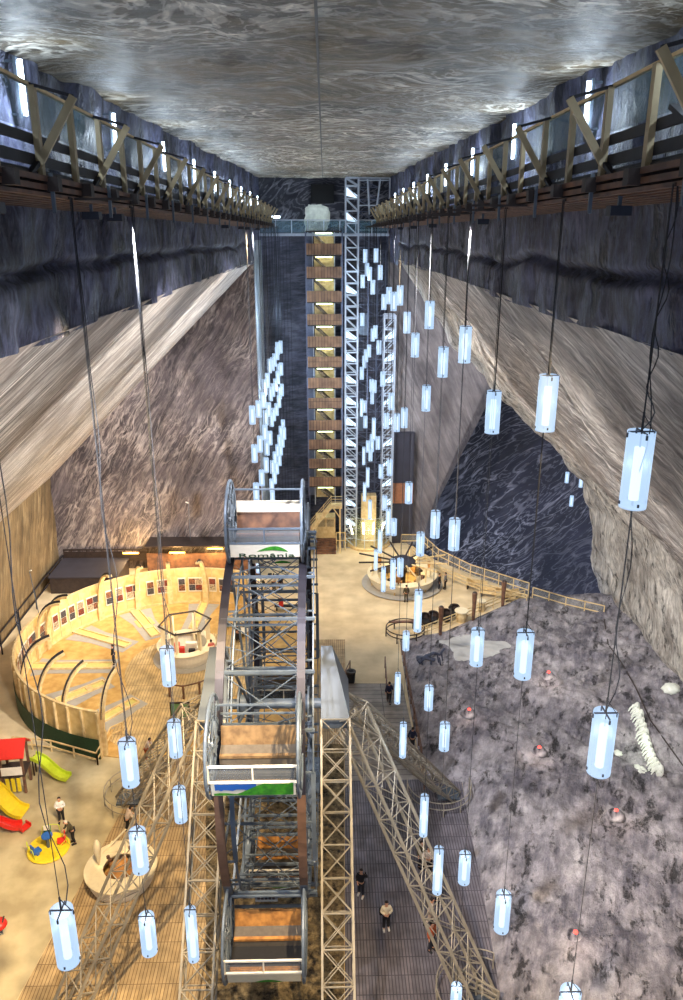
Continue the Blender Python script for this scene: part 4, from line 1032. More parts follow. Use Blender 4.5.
for pts, lb, m in rails:
    fence('handrail', lb, [P2(*q) for q in pts], 1.0, M[m], post=.09, step=1.6, rails=(.5,.98), cat='handrail')
fence('railing', 'steel railing at the lower right corner of the grey deck', [P2(455,985),P2(497,1010)], 1.1, M['galv'], rails=(.4,.7,.98), step=1.2)
p = P(351,682); t = thing('waste_bin', 'black round bin beside the grey cover of the big wheel', 'bin', (p.x,p.y,0))
MB().lathe([(0,0),(.28,0),(.34,.85),(0,.85)], 14).build('body', M['black'], t); MB().lathe([(.2,.85),(.37,.85),(.37,.95),(.2,.95)], 14, cap=False).build('rim', M['dkwood'], t)
# red ground lights
for i, (px, py, lb) in enumerate([(548,679,'small red ground light on the rough salt, farthest from the camera'),(539,752,'small red ground light left of the large right-hand tube lamp'),(616,812,'small red ground light on the right below the white salt ridge'),(575,937,'small red ground light on tan salt at the bottom right'),(469,715,'tiny red ground light right of the pale steps')]):
    p = P(px, py, .5); z = gz(p.x, p.y); t = thing('ground_light', lb, 'ground light', (p.x,p.y,z), 0, 'red lights on the salt ground')
    f = MB(); f.lathe([(0,-.1),(.6,-.1),(.4,.12),(.2,.27),(0,.3)], 14); f.build('salt_mound', M['ground'], t, smooth=True)
    f = MB(); f.lathe([(0,.26),(.11,.26),(.1,.34),(0,.36)], 10); f.build('lens', M['redglow'], t)
    light('ground_glow', 'POINT', (p.x-.3,p.y-.8,z+.9), 28, (1,.75,.6), .15)
# white icicled ridge and small white glints
c0 = P(634,708,.5); c1 = P(659,778,.5); mb = MB(); f = thing('salt_ridge', 'ribbed white salt ridge lying on the rough ground at right', 'salt ridge', (c0.x,c0.y,gz(c0.x,c0.y)))
pts = [c0+(c1-c0)*t/26 for t in range(27)]
mb.tube([Vector((q.x,q.y,gz(q.x,q.y)+.12)) for q in pts], .2, 8)
for t in range(1, 26):
    q = pts[t]; z = gz(q.x,q.y); k_ = .8+.35*nz(t,3,1,1.7)
    mb.lathe([(0,-.2),(.26*k_,0),(.21*k_,.4),(.12,.62*k_),(0,.72*k_)], 7, (q.x+.12*(t % 2),q.y,z))
    mb.tube([(q.x,q.y,z+.4),(q.x-.4*k_,q.y-.05,z+.2),(q.x-.55*k_,q.y-.08,z-.05)], .09, 6, r2=.04)
_b(mb, 'ribs', M['saltwhite'], f)
for i, (px, py, r, lb) in enumerate([(671,692,.6,'lumpy white salt boulder near the right wall foot'),(640,770,.45,'white lump standing for a glint left of the ribbed ridge'),(618,750,.3,'small white lump standing for a glint beside the large tube lamp')]):  # boulder is salt; the smaller white lumps stand in for glints of light
    p = P(px, py, .5); z = gz(p.x,p.y); mb = MB(); vs = []; fs = []
    n, m = 16, 10
    for a in range(n):
        for b in range(m+1):
            th = PI*b/m; ph = 2*PI*a/n; d = Vector((math.sin(th)*math.cos(ph), math.sin(th)*math.sin(ph), math.cos(th)*.55)); vs.append(d*r*(1+.45*noise.noise(d*2.3+Vector((i*5,0,0)))))
    for a in range(n):
        for b in range(m): fs.append((a*(m+1)+b, a*(m+1)+b+1, ((a+1)%n)*(m+1)+b+1, ((a+1)%n)*(m+1)+b))
    mb.add(vs, fs); o = mb.build('boulder_or_glint', M['saltwhite'], loc=(p.x,p.y,z+.15*r), smooth=True); tag(o, lb, 'salt lump', 'white salt lumps on the ground')
q = P(640,752,.5); light('ridge_glow', 'POINT', (q.x-.2,q.y,gz(q.x,q.y)+1.4), 70, (.85,1,.8), .2)
f = MB(); f.tube([Vector((P(*q_,.5).x,P(*q_,.5).y,gz(P(*q_,.5).x,P(*q_,.5).y)+.06)) for q_ in ((604,620),(608,645),(622,668),(636,690),(650,722),(672,752),(683,765))], .05, 5)
o = f.build('ground_cable', M['dkwood']); tag(o, 'dark cable lying across the rough ground from the right railing', 'cable')

# ------------------------------------------------------------------ playground
p = P(20,787); t = thing('playhouse', 'wooden playhouse with red roof and lime green slide', 'playhouse', (p.x-.1,p.y,0), .1)
for x in (-.62,.62):
    for y in (-.6,.6): MB().bb(x-.07,x+.07,y-.07,y+.07,0,2.75).build('post', M['brownwood'], t)
MB().bb(-.72,.72,-.7,.7,1.25,1.35).build('platform', M['dkwood'], t)
f = MB(); f.add([(-.85,-.85,2.7),(.85,-.85,2.7),(.85,0,3.5),(-.85,0,3.5),(.85,.85,2.7),(-.85,.85,2.7),(-.85,-.85,2.62),(.85,-.85,2.62),(.85,0,3.42),(-.85,0,3.42),(.85,.85,2.62),(-.85,.85,2.62)],
    [(0,1,2,3),(3,2,4,5),(6,9,8,7),(9,11,10,8),(0,6,7,1),(5,4,10,11),(0,3,9,6),(3,5,11,9),(1,7,8,2),(2,8,10,4)]); f.build('roof', M['red'], t)
MB().bb(-.6,.6,-.72,-.68,1.4,1.95).build('name_panel', M['white'], t)
for i in range(3): MB().bb(-.42+i*.32,-.22+i*.32,-.74,-.68,.25,1.15).build('yellow_slat', M['yellow'], t)
MB().bb(-1.5,-.9,-.55,-.5,1.5,2.1).build('window_panel', M['yellow'], t); MB().bb(-1.55,-.72,-.5,.5,1.25,1.35).build('side_platform', M['dkwood'], t)
f = MB()
for i in range(7): f.bar((-1.5,-.7-.13*i,1.25-.18*i),(-.8,-.7-.13*i,1.25-.18*i),.08)
for x in (-1.5,-.8): f.bar((x,-.6,1.35),(x,-1.6,0),.08)
f.build('ladder', M['brownwood'], t)
def slide(name, label, pts, w, m, loc, edge=None):
    t = thing(name, label, 'slide', loc)
    mb = MB(); ed = {-1: MB(), 1: MB()}
    for a, b in zip(pts, pts[1:]):
        a = Vector(a)-Vector(loc); b = Vector(b)-Vector(loc); d = (b-a); side = Vector((-d.y,d.x,0)).normalized()*w/2
        mb.bar(a, b+d*.03, w, .05)
        for s in (-1,1): ed[s].bar(a+side*s+Vector((0,0,.1)), b+d*.03+side*s+Vector((0,0,.1)), .06, .24, hint=(0,0,1))
    mb.build('chute', M[m], t)
    for s in (-1,1): ed[s].build('side_wall', M[edge or m], t)
    a = Vector(pts[0])-Vector(loc)
    for s in (-1,1): MB().bar((a.x,a.y+s*w*.3,a.z),(a.x,a.y+s*w*.3,0),.07).build('leg', M['dkwood'], t)
    return t
a = P(33,757,1.25); e = P(67,778,.3); 
s1 = slide('slide', 'lime green slide running down from the red-roofed playhouse', [a]+[a+(e-a)*u+Vector((0,0,.16*math.sin(u*2*PI))) for u in (.12,.3,.5,.7,.88)]+[e+Vector((.1,0,0))], .62, 'lime', (a.x,a.y,0))
a = P(-10,788,1.6); e = P(20,812,.3)
slide('slide', 'wide yellow slide at the left edge below the playhouse', [a]+[a+(e-a)*u+Vector((0,0,.16*math.sin(u*2*PI))) for u in (.2,.4,.6,.8)]+[e,e+Vector((.3,-.05,-.04))], 1.0, 'yellow', (a.x,a.y,0))
a = P(-12,822,1.0); e = P(22,826,.3)
slide('slide', 'red slide at the left edge beneath the yellow one', [a]+[a+(e-a)*u+Vector((0,0,.12*math.sin(u*2*PI))) for u in (.2,.4,.6,.8)]+[e,e+Vector((.35,-.2,-.04))], .55, 'red', (a.x,a.y,0))
p = P(49,850); t = thing('merry_go_round', 'small yellow merry-go-round with green, blue and red seats', 'merry-go-round', (p.x,p.y,.02))
MB().lathe([(0,.05),(1.1,.05),(1.14,.12),(1.1,.2),(0,.2)], 32).build('platform', M['yellow'], t)
MB().lathe([(0,.2),(.09,.2),(.09,.95),(0,.95)], 10).build('centre_pole', M['steel'], t)
MB().lathe([(.0,.93),(.3,.93),(.3,.98),(0,.98)], 18).build('hand_wheel', M['blue'], t)
for i, (a, c) in enumerate([(110,'green'),(-130,'blue'),(20,'red')]):
    r = D2R(a); f = MB(); f.box((.68*math.cos(r),.68*math.sin(r),.42),(.42,.36,.14),r); f.box((.9*math.cos(r),.9*math.sin(r),.62),(.08,.4,.5),r); f.box((.68*math.cos(r),.68*math.sin(r),.28),(.16,.3,.2),r); f.build('seat', M[c], t, bevel=.02)
for a0 in (-170,-50,70): 
    f = MB(); f.tube([(1.05*math.cos(D2R(a0)),1.05*math.sin(D2R(a0)),.15)]+[Vector((1.05*math.cos(D2R(a0+q)),1.05*math.sin(D2R(a0+q)),.8)) for q in range(4,60,8)]+[(1.05*math.cos(D2R(a0+60)),1.05*math.sin(D2R(a0+60)),.15)], .022, 5); f.build('grab_rail', M['lime'], t)
MB().box((-.2,.55,1.0),(.34,.05,.3),.2).build('white_card', M['white'], t)
p = P(1,935); t = thing('spring_rider', 'red spring rider cut off by the left edge', 'spring rider', (p.x,p.y,.02))
f = MB(); f.tube([(0.1*math.cos(q*.9),.1*math.sin(q*.9),.02*q) for q in range(24)], .02, 5); f.build('spring', M['steel'], t)
f = MB(); f.lathe([(0,.45),(.3,.5),(.38,.62),(.3,.8),(0,.86)], 14); f.build('body', M['red'], t, smooth=True); MB().bar((.2,-.2,.7),(.2,.2,.95),.06).build('handle', M['dkwood'], t)

# ------------------------------------------------------------------ cafe tables and things behind the wheel
def table_set(px, py, lb, cloth):
    p = P(px, py); t = thing('cafe_table', lb, 'table', (p.x,p.y,0))
    MB().lathe([(0,.7),(.5,.7),(.5,.75),(0,.75)], 18).build('tabletop', M[cloth], t); MB().lathe([(.25,0),(.05,.06),(.05,.7),(0,.7)], 10).build('pedestal', M['black'], t)
    for i in range(3):
        a = i*2.1+px; c = thing('cafe_chair', f'dark chair at {["the left","the right","the back"][i]} of the {lb}', 'chair', (p.x+.85*math.cos(a),p.y+.85*math.sin(a),0), a, 'dark chairs at tables behind the wheel')
        MB().bb(-.2,.2,-.2,.2,.42,.46).build('seat', M['black'], c); MB().bb(.16,.2,-.2,.2,.5,.9).build('backrest', M['black'], c)
        for x in (-.18,.18):
            for y in (-.18,.18): MB().bb(x-.02,x+.02,y-.02,y+.02,0,.42 if x < 0 else .9).build('leg', M['black'], c)
table_set(243,638,'white table left behind the wheel','white'); table_set(272,586,'pale table far behind the wheel','cream'); table_set(240,628,'small table beside the kiosk','cream')
p = P(288,610); t = thing('red_box', 'small orange-red box on a dark low bench seen through the wheel', 'box', (p.x-.6,p.y,.45)); MB().bb(-.2,.2,-.2,.2,0,.6).build('body', M['red'], t, bevel=.03); MB().bb(-.22,.22,-.22,.22,.6,.66).build('lid', M['orangewood'], t)
t = thing('low_bench', 'dark low bench under the orange-red box behind the wheel', 'bench', (p.x,p.y,0)); MB().bb(-1.2,1.2,-.25,.25,.38,.45).build('seat', M['black'], t)
for x in (-1,1): MB().bb(x-.05,x+.05,-.2,.2,0,.38).build('leg', M['black'], t)
t = thing('white_screen', 'white partition screen on the floor behind the top gondola', 'partition', tuple(P(290,540,y=76))[:2]+(0,)); p = t.location
MB().bb(-2.0,2.1,-.1,.1,0,3.0).build('panel', M['white'], t); MB().bb(-2.1,2.2,-.14,.14,3.0,3.15).build('top_trim', M['orangewood'], t)
t = thing('loading_platform', 'grey steel loading platform behind and below the wheel axle', 'platform', (WC.x+.3,39.5,0)); 
MB().bb(-1.6,1.7,-1.6,1.6,.9,1.0).build('deck', M['plate'], t)
for x in (-1.5,1.6):
    for y in (-1.5,1.5): MB().bb(x-.05,x+.05,y-.05,y+.05,0,2.0).build('post', M['steel'], t)
f = MB()
for y in (-1.5,1.5): f.bar((-1.5,y,2.0),(1.6,y,2.0),.05); f.bar((-1.5,y,1.5),(1.6,y,1.5),.04)
f.build('rail', M['steel'], t)

# ------------------------------------------------------------------ people
def skin_mesh(name, verts, edges, radii, mat, parent, root=0, levels=1):
    me = bpy.data.meshes.new(name); me.from_pydata([tuple(v) for v in verts], edges, [])
    o = bpy.data.objects.new(name, me); COL.objects.link(o)
    m = o.modifiers.new('s', 'SKIN')
    lay = me.skin_vertices[0].data
    for i, r in enumerate(radii): lay[i].radius = (r, r) if not isinstance(r, tuple) else r
    lay[root].use_root = True
    sd = o.modifiers.new('d', 'SUBSURF'); sd.levels = levels; sd.render_levels = levels
    dgp = bpy.context.evaluated_depsgraph_get(); dgp.update()
    nmesh = bpy.data.meshes.new_from_object(o.evaluated_get(dgp)); nmesh.materials.clear(); nmesh.materials.append(mat); nmesh.shade_smooth()
    bpy.data.objects.remove(o); r = bpy.data.objects.new(name, nmesh); COL.objects.link(r); r.parent = parent; return r
SKINM = plain('skin', (214,160,128), .6, var=.05); HAIRM = plain('hair', (44,32,26), .7, var=.3, scale=20); HAIRG = plain('grey_hair', (206,196,184), .7, var=.1)
EYEM = plain('eye', (30,26,26), .4)
POSES = {
 'stand': dict(la=[(.24,.02,1.14),(.25,-.06,.90)], ra=[(-.24,.02,1.14),(-.25,-.06,.90)], lk=(.11,-.02,.49), lf=(.12,.02,.09), rk=(-.11,-.02,.49), rf=(-.13,.02,.09), lean=0),
 'fold': dict(la=[(.27,.0,1.14),(.08,-.22,1.16)], ra=[(-.27,.0,1.14),(-.08,-.22,1.12)], lk=(.10,-.03,.49), lf=(.12,.03,.09), rk=(-.10,0,.49), rf=(-.12,-.02,.09), lean=0),
 'phone': dict(la=[(.34,-.10,1.46),(.30,-.22,1.72)], ra=[(-.26,.02,1.14),(-.14,-.2,1.05)], lk=(.10,-.04,.49), lf=(.11,-.02,.09), rk=(-.1,.0,.49), rf=(-.14,.12,.09), lean=0),
 'walk': dict(la=[(.24,.10,1.15),(.24,.06,.90)], ra=[(-.24,-.06,1.15),(-.24,-.24,.98)], lk=(.1,-.16,.50), lf=(.1,-.22,.09), rk=(-.1,.05,.48), rf=(-.1,.28,.13), lean=.05),
 'bend': dict(la=[(.24,-.22,1.10),(.2,-.42,.98)], ra=[(-.24,-.22,1.10),(-.2,-.42,.98)], lk=(.11,-.05,.48), lf=(.13,.05,.09), rk=(-.11,-.02,.48), rf=(-.13,.0,.09), lean=.26),
}
def person(loc, rz, pose, top, legs, label, hair=HAIRM, shoes=None, pname=None, bag=None, h=1.72):
    q = POSES[pose]; ln = q['lean']
    t = thing('person', label, 'person', loc, rz)
    t.scale = (h/1.74,)*3
    V = lambda x, y, z: Vector((x, y-ln*max(0, z-.95)/.6, z-(.06*ln*4 if z > 1.4 else 0)))
    vs = []; es = []; rs = []
    def a(v, r, par=None):
        vs.append(Vector(v)); rs.append(r)
        if par is not None: es.append((par, len(vs)-1))
        return len(vs)-1
    pel = a(V(0,0,.95), (.135,.10)); sp = a(V(0,0,1.13), (.12,.09), pel); ch = a(V(0,0,1.33), (.15,.10), sp); nk = a(V(0,0,1.47), .052, ch)
    hb = a(V(0,-.01,1.55), (.065,.075), nk); hm = a(V(0,-.015,1.63), (.078,.095), hb); ht = a(V(0,0,1.70), (.062,.075), hm)
    nose = a(V(0,-.115,1.60), .012, hm)
    for s in (-1,1): a(V(s*.085,0,1.60), .014, hm)
    arms = []
    for s, key in ((1,'la'),(-1,'ra')):
        sh = a(V(s*.175,0,1.40), .052, ch); el = a(V(*q[key][0]), .040, sh); wr = a(V(*q[key][1]), .028, el)
        d = (vs[wr]-vs[el]).normalized(); pm = a(vs[wr]+d*.06, (.038,.022), wr)
        sd = d.cross(Vector((0,1,0))); sd = sd.normalized() if sd.length > .1 else Vector((1,0,0)); cu = sd.cross(d).normalized()
        for k, (off, L_) in enumerate(((-.028,.062),(-.009,.075),(.010,.070),(.028,.055))):
            b_ = a(vs[pm]+d*.035+sd*off, .0095, pm); m_ = a(vs[b_]+d*L_*.55+cu*.012, .009, b_); a(vs[m_]+d*L_*.35+cu*.025, .0075, m_)
        th = a(vs[wr]+d*.03+sd*.045, .010, wr); a(vs[th]+d*.04+sd*.015, .0085, th)
        arms.append((sh,el,wr))
    legsv = []
    for s, k1_, k2_ in ((1,'lk','lf'),(-1,'rk','rf')):
        hp = a(V(s*.09,0,.88), .085, pel); kn = a(q[k1_], .058, hp); an = a(q[k2_], .040, kn); toe = a(Vector(q[k2_])+Vector((s*.02,-.15,-.05)), .035, an); legsv.append((hp,kn,an,toe))
    skin_mesh('body', vs, es, rs, SKINM, t)
    # clothes follow the body
    cv = [vs[pel]+Vector((0,0,-.04)), vs[sp], vs[ch], vs[nk]-Vector((0,0,.04))]; ce = [(0,1),(1,2),(2,3)]; cr = [(.20,.15),(.18,.14),(.21,.15),(.08,.08)]
    for sh,el,wr in arms:
        n = len(cv); cv += [vs[sh], vs[el], vs[el]+(vs[wr]-vs[el])*.93]; ce += [(2,n),(n,n+1),(n+1,n+2)]; cr += [.088,.072,.056]
    skin_mesh('jacket', cv, ce, cr, top, t)
    cv = [vs[pel]+Vector((0,0,.03))]; ce = []; cr = [(.175,.135)]
    for hp,kn,an,toe in legsv:
        n = len(cv); cv += [vs[hp], vs[kn], vs[an]+Vector((0,0,.03))]; ce += [(0,n),(n,n+1),(n+1,n+2)]; cr += [.115,.088,.072]
    skin_mesh('trousers', cv, ce, cr, legs, t)
    for hp,kn,an,toe in legsv: MB().box((vs[an]+vs[toe])/2+Vector((0,-.0,-.015)), (.10,.28,.10)).build('shoe', shoes or M['black'], t, bevel=.03)
    f = MB(); c = vs[hm]+Vector((0,.015,.02)); n, m = 12, 7; hv = []; hf = []
    for i in range(n):
        for j in range(m):
            ph = 2*PI*i/n; th = (PI*.62 if math.sin(ph) > -.3 else PI*.32)*j/(m-1)
            hv.append(c+Vector((math.sin(th)*math.cos(ph)*.098, math.sin(th)*math.sin(ph)*.118, math.cos(th)*.115)))
    for i in range(n):
        for j in range(m-1): hf.append((i*m+j, i*m+j+1, ((i+1)%n)*m+j+1, ((i+1)%n)*m+j))
    f.add(hv, hf).build('hair', hair, t, smooth=True)
    for s in (-1,1): MB().lathe([(0,-.008),(.009,0),(0,.008)], 6, vs[hm]+Vector((s*.033,-.098,.0))).build('eye', EYEM, t)
    if bag: MB().box(V(-.27,.08,1.05), (.14,.2,.3)).build('bag', bag, t, bevel=.03)
    if pose == 'phone': MB().box(vs[arms[0][2]]+Vector((0,-.05,.10)), (.08,.015,.15)).build('phone', M['black'], t)
    return t
CW = plain('cream_jacket', (236,222,190), .8, var=.1); CB = plain('black_jacket', (24,24,30), .8); CN = plain('navy_jacket', (30,36,66), .8); CO = plain('olive_jacket', (70,64,44), .8)
CJ = plain('dark_jeans', (34,36,48), .8); CP = plain('pale_top', (226,206,190), .8); CR = plain('rust_top', (180,84,40), .8); CG = plain('grey_top', (120,120,124), .8); CWs = plain('white_top', (236,236,236), .8); SW = plain('white_shoes', (226,222,216), .6)
def pz(px, py, z=.06): p = P(px, py, z); return (p.x, p.y, z)
person(pz(361,896), D2R(-20), 'phone', CB, CJ, 'person in black holding a phone up on the grey deck', shoes=SW)
person(pz(386,929), D2R(5), 'fold', CW, CB, 'person in cream jacket and black trousers in the middle of the grey deck', shoes=SW, bag=M['black'])
person(pz(389,703), D2R(170), 'walk', CN, CJ, 'person in navy jacket walking up the middle handrail of the pale steps')
person(pz(412,750), D2R(150), 'walk', CN, CJ, 'person in dark navy bending by the long brown handrail')
person(pz(421,867), D2R(30), 'stand', CO, CJ, 'person in brown beside the person in a pale top near the wheel leg')
person(pz(428,873), D2R(-10), 'fold', CP, CB, 'person in pale top with folded arms beside the front right wheel leg')
person(pz(437,900), D2R(60), 'stand', CG, CJ, 'person in grey behind the slim tube lamp by the front right leg')
person(pz(430,925), D2R(80), 'walk', CP, CP, 'person in pale clothes seen through the front right leg lattice')
person(pz(431,950), D2R(40), 'stand', CR, CJ, 'person in rust red top near the ring rail of the front right leg')
person(pz(62,822,.02), D2R(10), 'fold', CWs, CB, 'person in black and white top with folded arms by the merry-go-round')
person(pz(74,843,.02), D2R(-60), 'bend', CO, CB, 'grey-haired person in dark coat leaning towards the merry-go-round', hair=HAIRG)
person(pz(114,664,.1), D2R(-80), 'stand', CB, CJ, 'person in black standing among the minigolf lanes')
person(pz(212,659,.1), D2R(200), 'stand', plain('red_white_top', (220,120,110), .8), CB, 'person in red and white top at right of the arena kiosk')
person(pz(128,832,.06), D2R(120), 'bend', CP, CB, 'dark-haired person in pale top beside the round white counter')
person(pz(147,760,.1), D2R(90), 'bend', CP, CR, 'person in rust trousers bending at the arena entrance')
person(pz(406,602,.01), D2R(190), 'stand', CO, CO, 'person in olive standing before the round bar')
person(pz(439,590,.01), D2R(70), 'stand', CB, CJ, 'person in black at right of the bar, left of a pair')
person(pz(445,589,.01), D2R(-110), 'stand', CG, CB, 'person in grey top at right of the bar, right of a pair')
for i, (px, py, lb, c) in enumerate([(238,642,'person in black seated party left behind the wheel, nearest the kiosk',CB),(250,634,'person in grey standing beside the white table behind the wheel',CG),(274,590,'person in white top at the far table behind the wheel',CWs),(281,592,'person in dark top at the far table behind the wheel',CB)]):
    person(pz(px,py,.02), i*1.3, 'fold', c, CJ, lb)
# ------------------------------------------------------------------ hanging tube lamps
FAT, SLIM = (1.2,.205), (1.72,.15)
def mk(kind):
    L_, r = FAT if kind == 'F' else SLIM
    sh = MB().lathe([(r,0),(r,L_)], 20, cap=False)
    return sh
SH = {}
def proto(kind):
    L_, r = FAT if kind == 'F' else SLIM
    o = MB().lathe([(r,0),(r,L_)], 20, cap=False).build('tube_lamp', M['acryl'], smooth=True)
    MB().lathe([(0,.02),(r*.99,.02)], 20, cap=False).build('bottom_disc', M['acryl'], o)
    MB().tube([(0,0,.12),(0,0,L_-.25)], .075, 10).build('glow_tube', M['tubeglow'], o)
    f = MB(); f.bar((-r,0,L_-.01),(r,0,L_-.01),.022); f.bar((0,-r,L_-.01),(0,r,L_-.01),.022)
    for a in range(4): f.box((r*math.cos(a*PI/2),r*math.sin(a*PI/2),L_-.06),(.03,.03,.07),a*PI/2)
    for a in range(4): f.box((r*math.cos(a*PI/2),r*math.sin(a*PI/2),.08),(.03,.03,.05),a*PI/2)
    f.build('bracket', M['bracket'], o)
    return o
PR = {'F': proto('F'), 'S': proto('S')}
used = {'F': False, 'S': False}
def lamp(px, top, bot, kind, label, group, nslack=False, far=None):
    L_, r = FAT if kind == 'F' else SLIM
    v = (500-(top+bot)/2)/780; h = max(6, (bot-top)-.9)
    t = 780*(L_*(math.cos(PITCH)+v*math.sin(PITCH))+1.8*r*(math.sin(PITCH)-v*math.cos(PITCH)))/h
    # refine so the projected length matches
    def at(t):
        m = (top+bot)/2
        return EYE+(fw+rt*((px-341.5)/FPX)+up*((500-m)/FPX))*t
    p = at(t)
    if far: p = P(px, (top+bot)/2, y=far)
    elif abs(p.x) > 4.72 :
        s = 1 if p.x > 0 else -1
        d = fw+rt*((px-341.5)/FPX)+up*((500-(top+bot)/2)/FPX); p = EYE+d*(s*4.72/d.x)
    ymax = 77.3
    if not far and p.y > ymax: p = P(px, (top+bot)/2, y=ymax-random.random()*3.0)
    z = p.z-L_/2
    if z < .2: z = .3
    near = (bot-top) >= 19
    if not used[kind]: o = PR[kind]; used[kind] = True
    elif near:
        o = PR[kind].copy(); COL.objects.link(o)
        for ch in [c for c in bpy.data.objects if c.parent == PR[kind] and c.name.startswith(('glow_tube','bracket','bottom_disc'))]:
            c = ch.copy(); COL.objects.link(c); c.parent = o
    else:
        o = PR[kind].copy(); COL.objects.link(o)
        for ch in [c for c in bpy.data.objects if c.parent == PR[kind] and c.name.startswith(('glow_tube',))]:
            c = ch.copy(); COL.objects.link(c); c.parent = o
    o.location = (p.x, p.y, z); o.rotation_euler = (0,0,random.random()*6.28)
    for k in ('label','category','group'): 
        if k in o: del o[k]
    tag(o, label, 'hanging lamp', group)
    out = abs(p.x) > 2.9 and not far; topz = (32.64 if out else ceil_z(p.y)-.1) if not far else 27
    f = MB()
    a = Vector((0,0,L_-.01)); b = Vector((0,0,topz-z))
    f.bar(a, a+Vector((0,0,.3)), .02, .03)
    f.bar(a, b, .012 if p.y < 30 else .018)
    for q in range(1): f.bar((r*.9,0,L_-.02),(0,0,L_+.25),.012)
    c = f.build('cable', M['cable']); c.parent = o; o.rotation_euler = (0,0,0)
    if out:
        sg = 1 if p.x > 0 else -1; yo = p.y if p.y < 77.5 else 77.5
        c = MB().bar((0,0,topz-z),(sg*4.8-p.x,0,topz-z),.05).build('outrigger', M['dkwood']); c.parent = o
    if nslack:
        f = MB(); pts = []
        for i in range(26):
            u = i/25; pts.append(Vector((.13*math.sin(u*23)*(1-u)+.05, .1*math.cos(u*17), L_+(topz-z-L_)*u)))
        f.tube(pts, .010, 4); c = f.build('slack_wire', M['cable']); c.parent = o
    return o, p, z
cl_left = [(280.5,342,352,'F'),(277.5,344,353,'F'),(277,348,359,'F'),(274.4,354,366,'F'),(272.4,358,370,'F'),(269.3,360,372,'F'),(281,364,374,'F'),(278.7,366,374,'F'),(277.8,372,383,'F'),(275.5,379,391,'F'),(267.5,374,387,'F'),(264.8,380,394,'F'),(272.8,384,396,'F'),(270.4,388,400,'F'),(281.7,385,395,'F'),(279.6,388.5,397.5,'F'),(279,397,406,'F'),(263.4,392.5,408,'F'),(258.6,401,417,'F'),(252.3,406,424,'F'),(268.8,403,416,'F'),(276.5,404,415,'F'),(273.7,409,420,'F'),(265.8,411,424.5,'F'),(271.5,414,425.5,'F'),(283,420,431,'F'),(280.8,427,437,'F'),(284,428,439,'F'),(279.5,436,446,'F'),(282.5,437,446,'F'),(280.8,444,455,'F'),(265,425,440,'F'),(270,431,445,'F'),(260,436,452,'F'),(267,442,454,'F'),(277.5,445,456,'F'),(279.5,454,466,'F'),(254.5,445,462,'F'),(275,452,464,'F'),(276.8,462,474,'F'),(266.3,457.5,472.5,'F'),(272.5,460,474,'F'),(274.5,471,484,'F'),(261.7,470,485.5,'F'),(256.2,483,500,'F'),(271.8,479,492,'F'),(272.5,490,503,'F')]
cl_mid = [(365.3,250,262,'F'),(376,248,263,'F'),(367,264,275.5,'F'),(369.7,267,280.5,'F'),(380.3,264.6,280.5,'F'),(362.7,276,287,'F'),(372.8,279.5,295,'F'),(384,294,310,'F'),(389,288.7,302.5,'F'),(393.8,291,311.5,'F'),(362.3,314,325,'F'),(375.4,326,338,'F'),(372.8,330,340,'F'),(379,340,355,'F'),(369,345,357,'F'),(366,351.5,360,'F'),(364.4,357,367,'F'),(361.8,368,378.7,'F'),(382.8,371,387,'F'),(371.5,379,392,'F'),(374.5,380,393,'F'),(372.3,393,403,'F'),(391.2,392.5,410,'F'),(361.5,398,417,'S'),(364.6,401,412,'F'),(365.4,416.6,427.4,'F'),(404.3,407,428.4,'F'),(396.9,413,432,'F'),(386.4,413,429,'F'),(373.8,417,441,'S'),(371.8,434,446,'F'),(372,441,451,'F'),(367.9,441,452,'F'),(377.9,436,450,'F'),(370.5,450,460.5,'F'),(363.8,446,465.6,'S'),(381,464,479,'F'),(389.7,459,476.4,'F'),(367.7,466.6,488,'S'),(364.6,481.5,502,'S'),(369.9,499,520,'S'),(384.6,495,510.7,'F'),(388.2,507,536,'S'),(393.9,518,536,'F')]
for name, lst, lb in (('left', cl_left, 'cluster left of the stair tower'), ('mid', cl_mid, 'cluster before the lift tower')):
    lst = sorted(lst, key=lambda q: q[1]+q[2])
    for i, (px, a, b, k) in enumerate(lst):
        lamp(px, a, b, k, f'{"slim " if k == "S" else ""}glowing tube lamp, {words[i]} from the top of the {lb}', 'tube lamps in the '+lb)
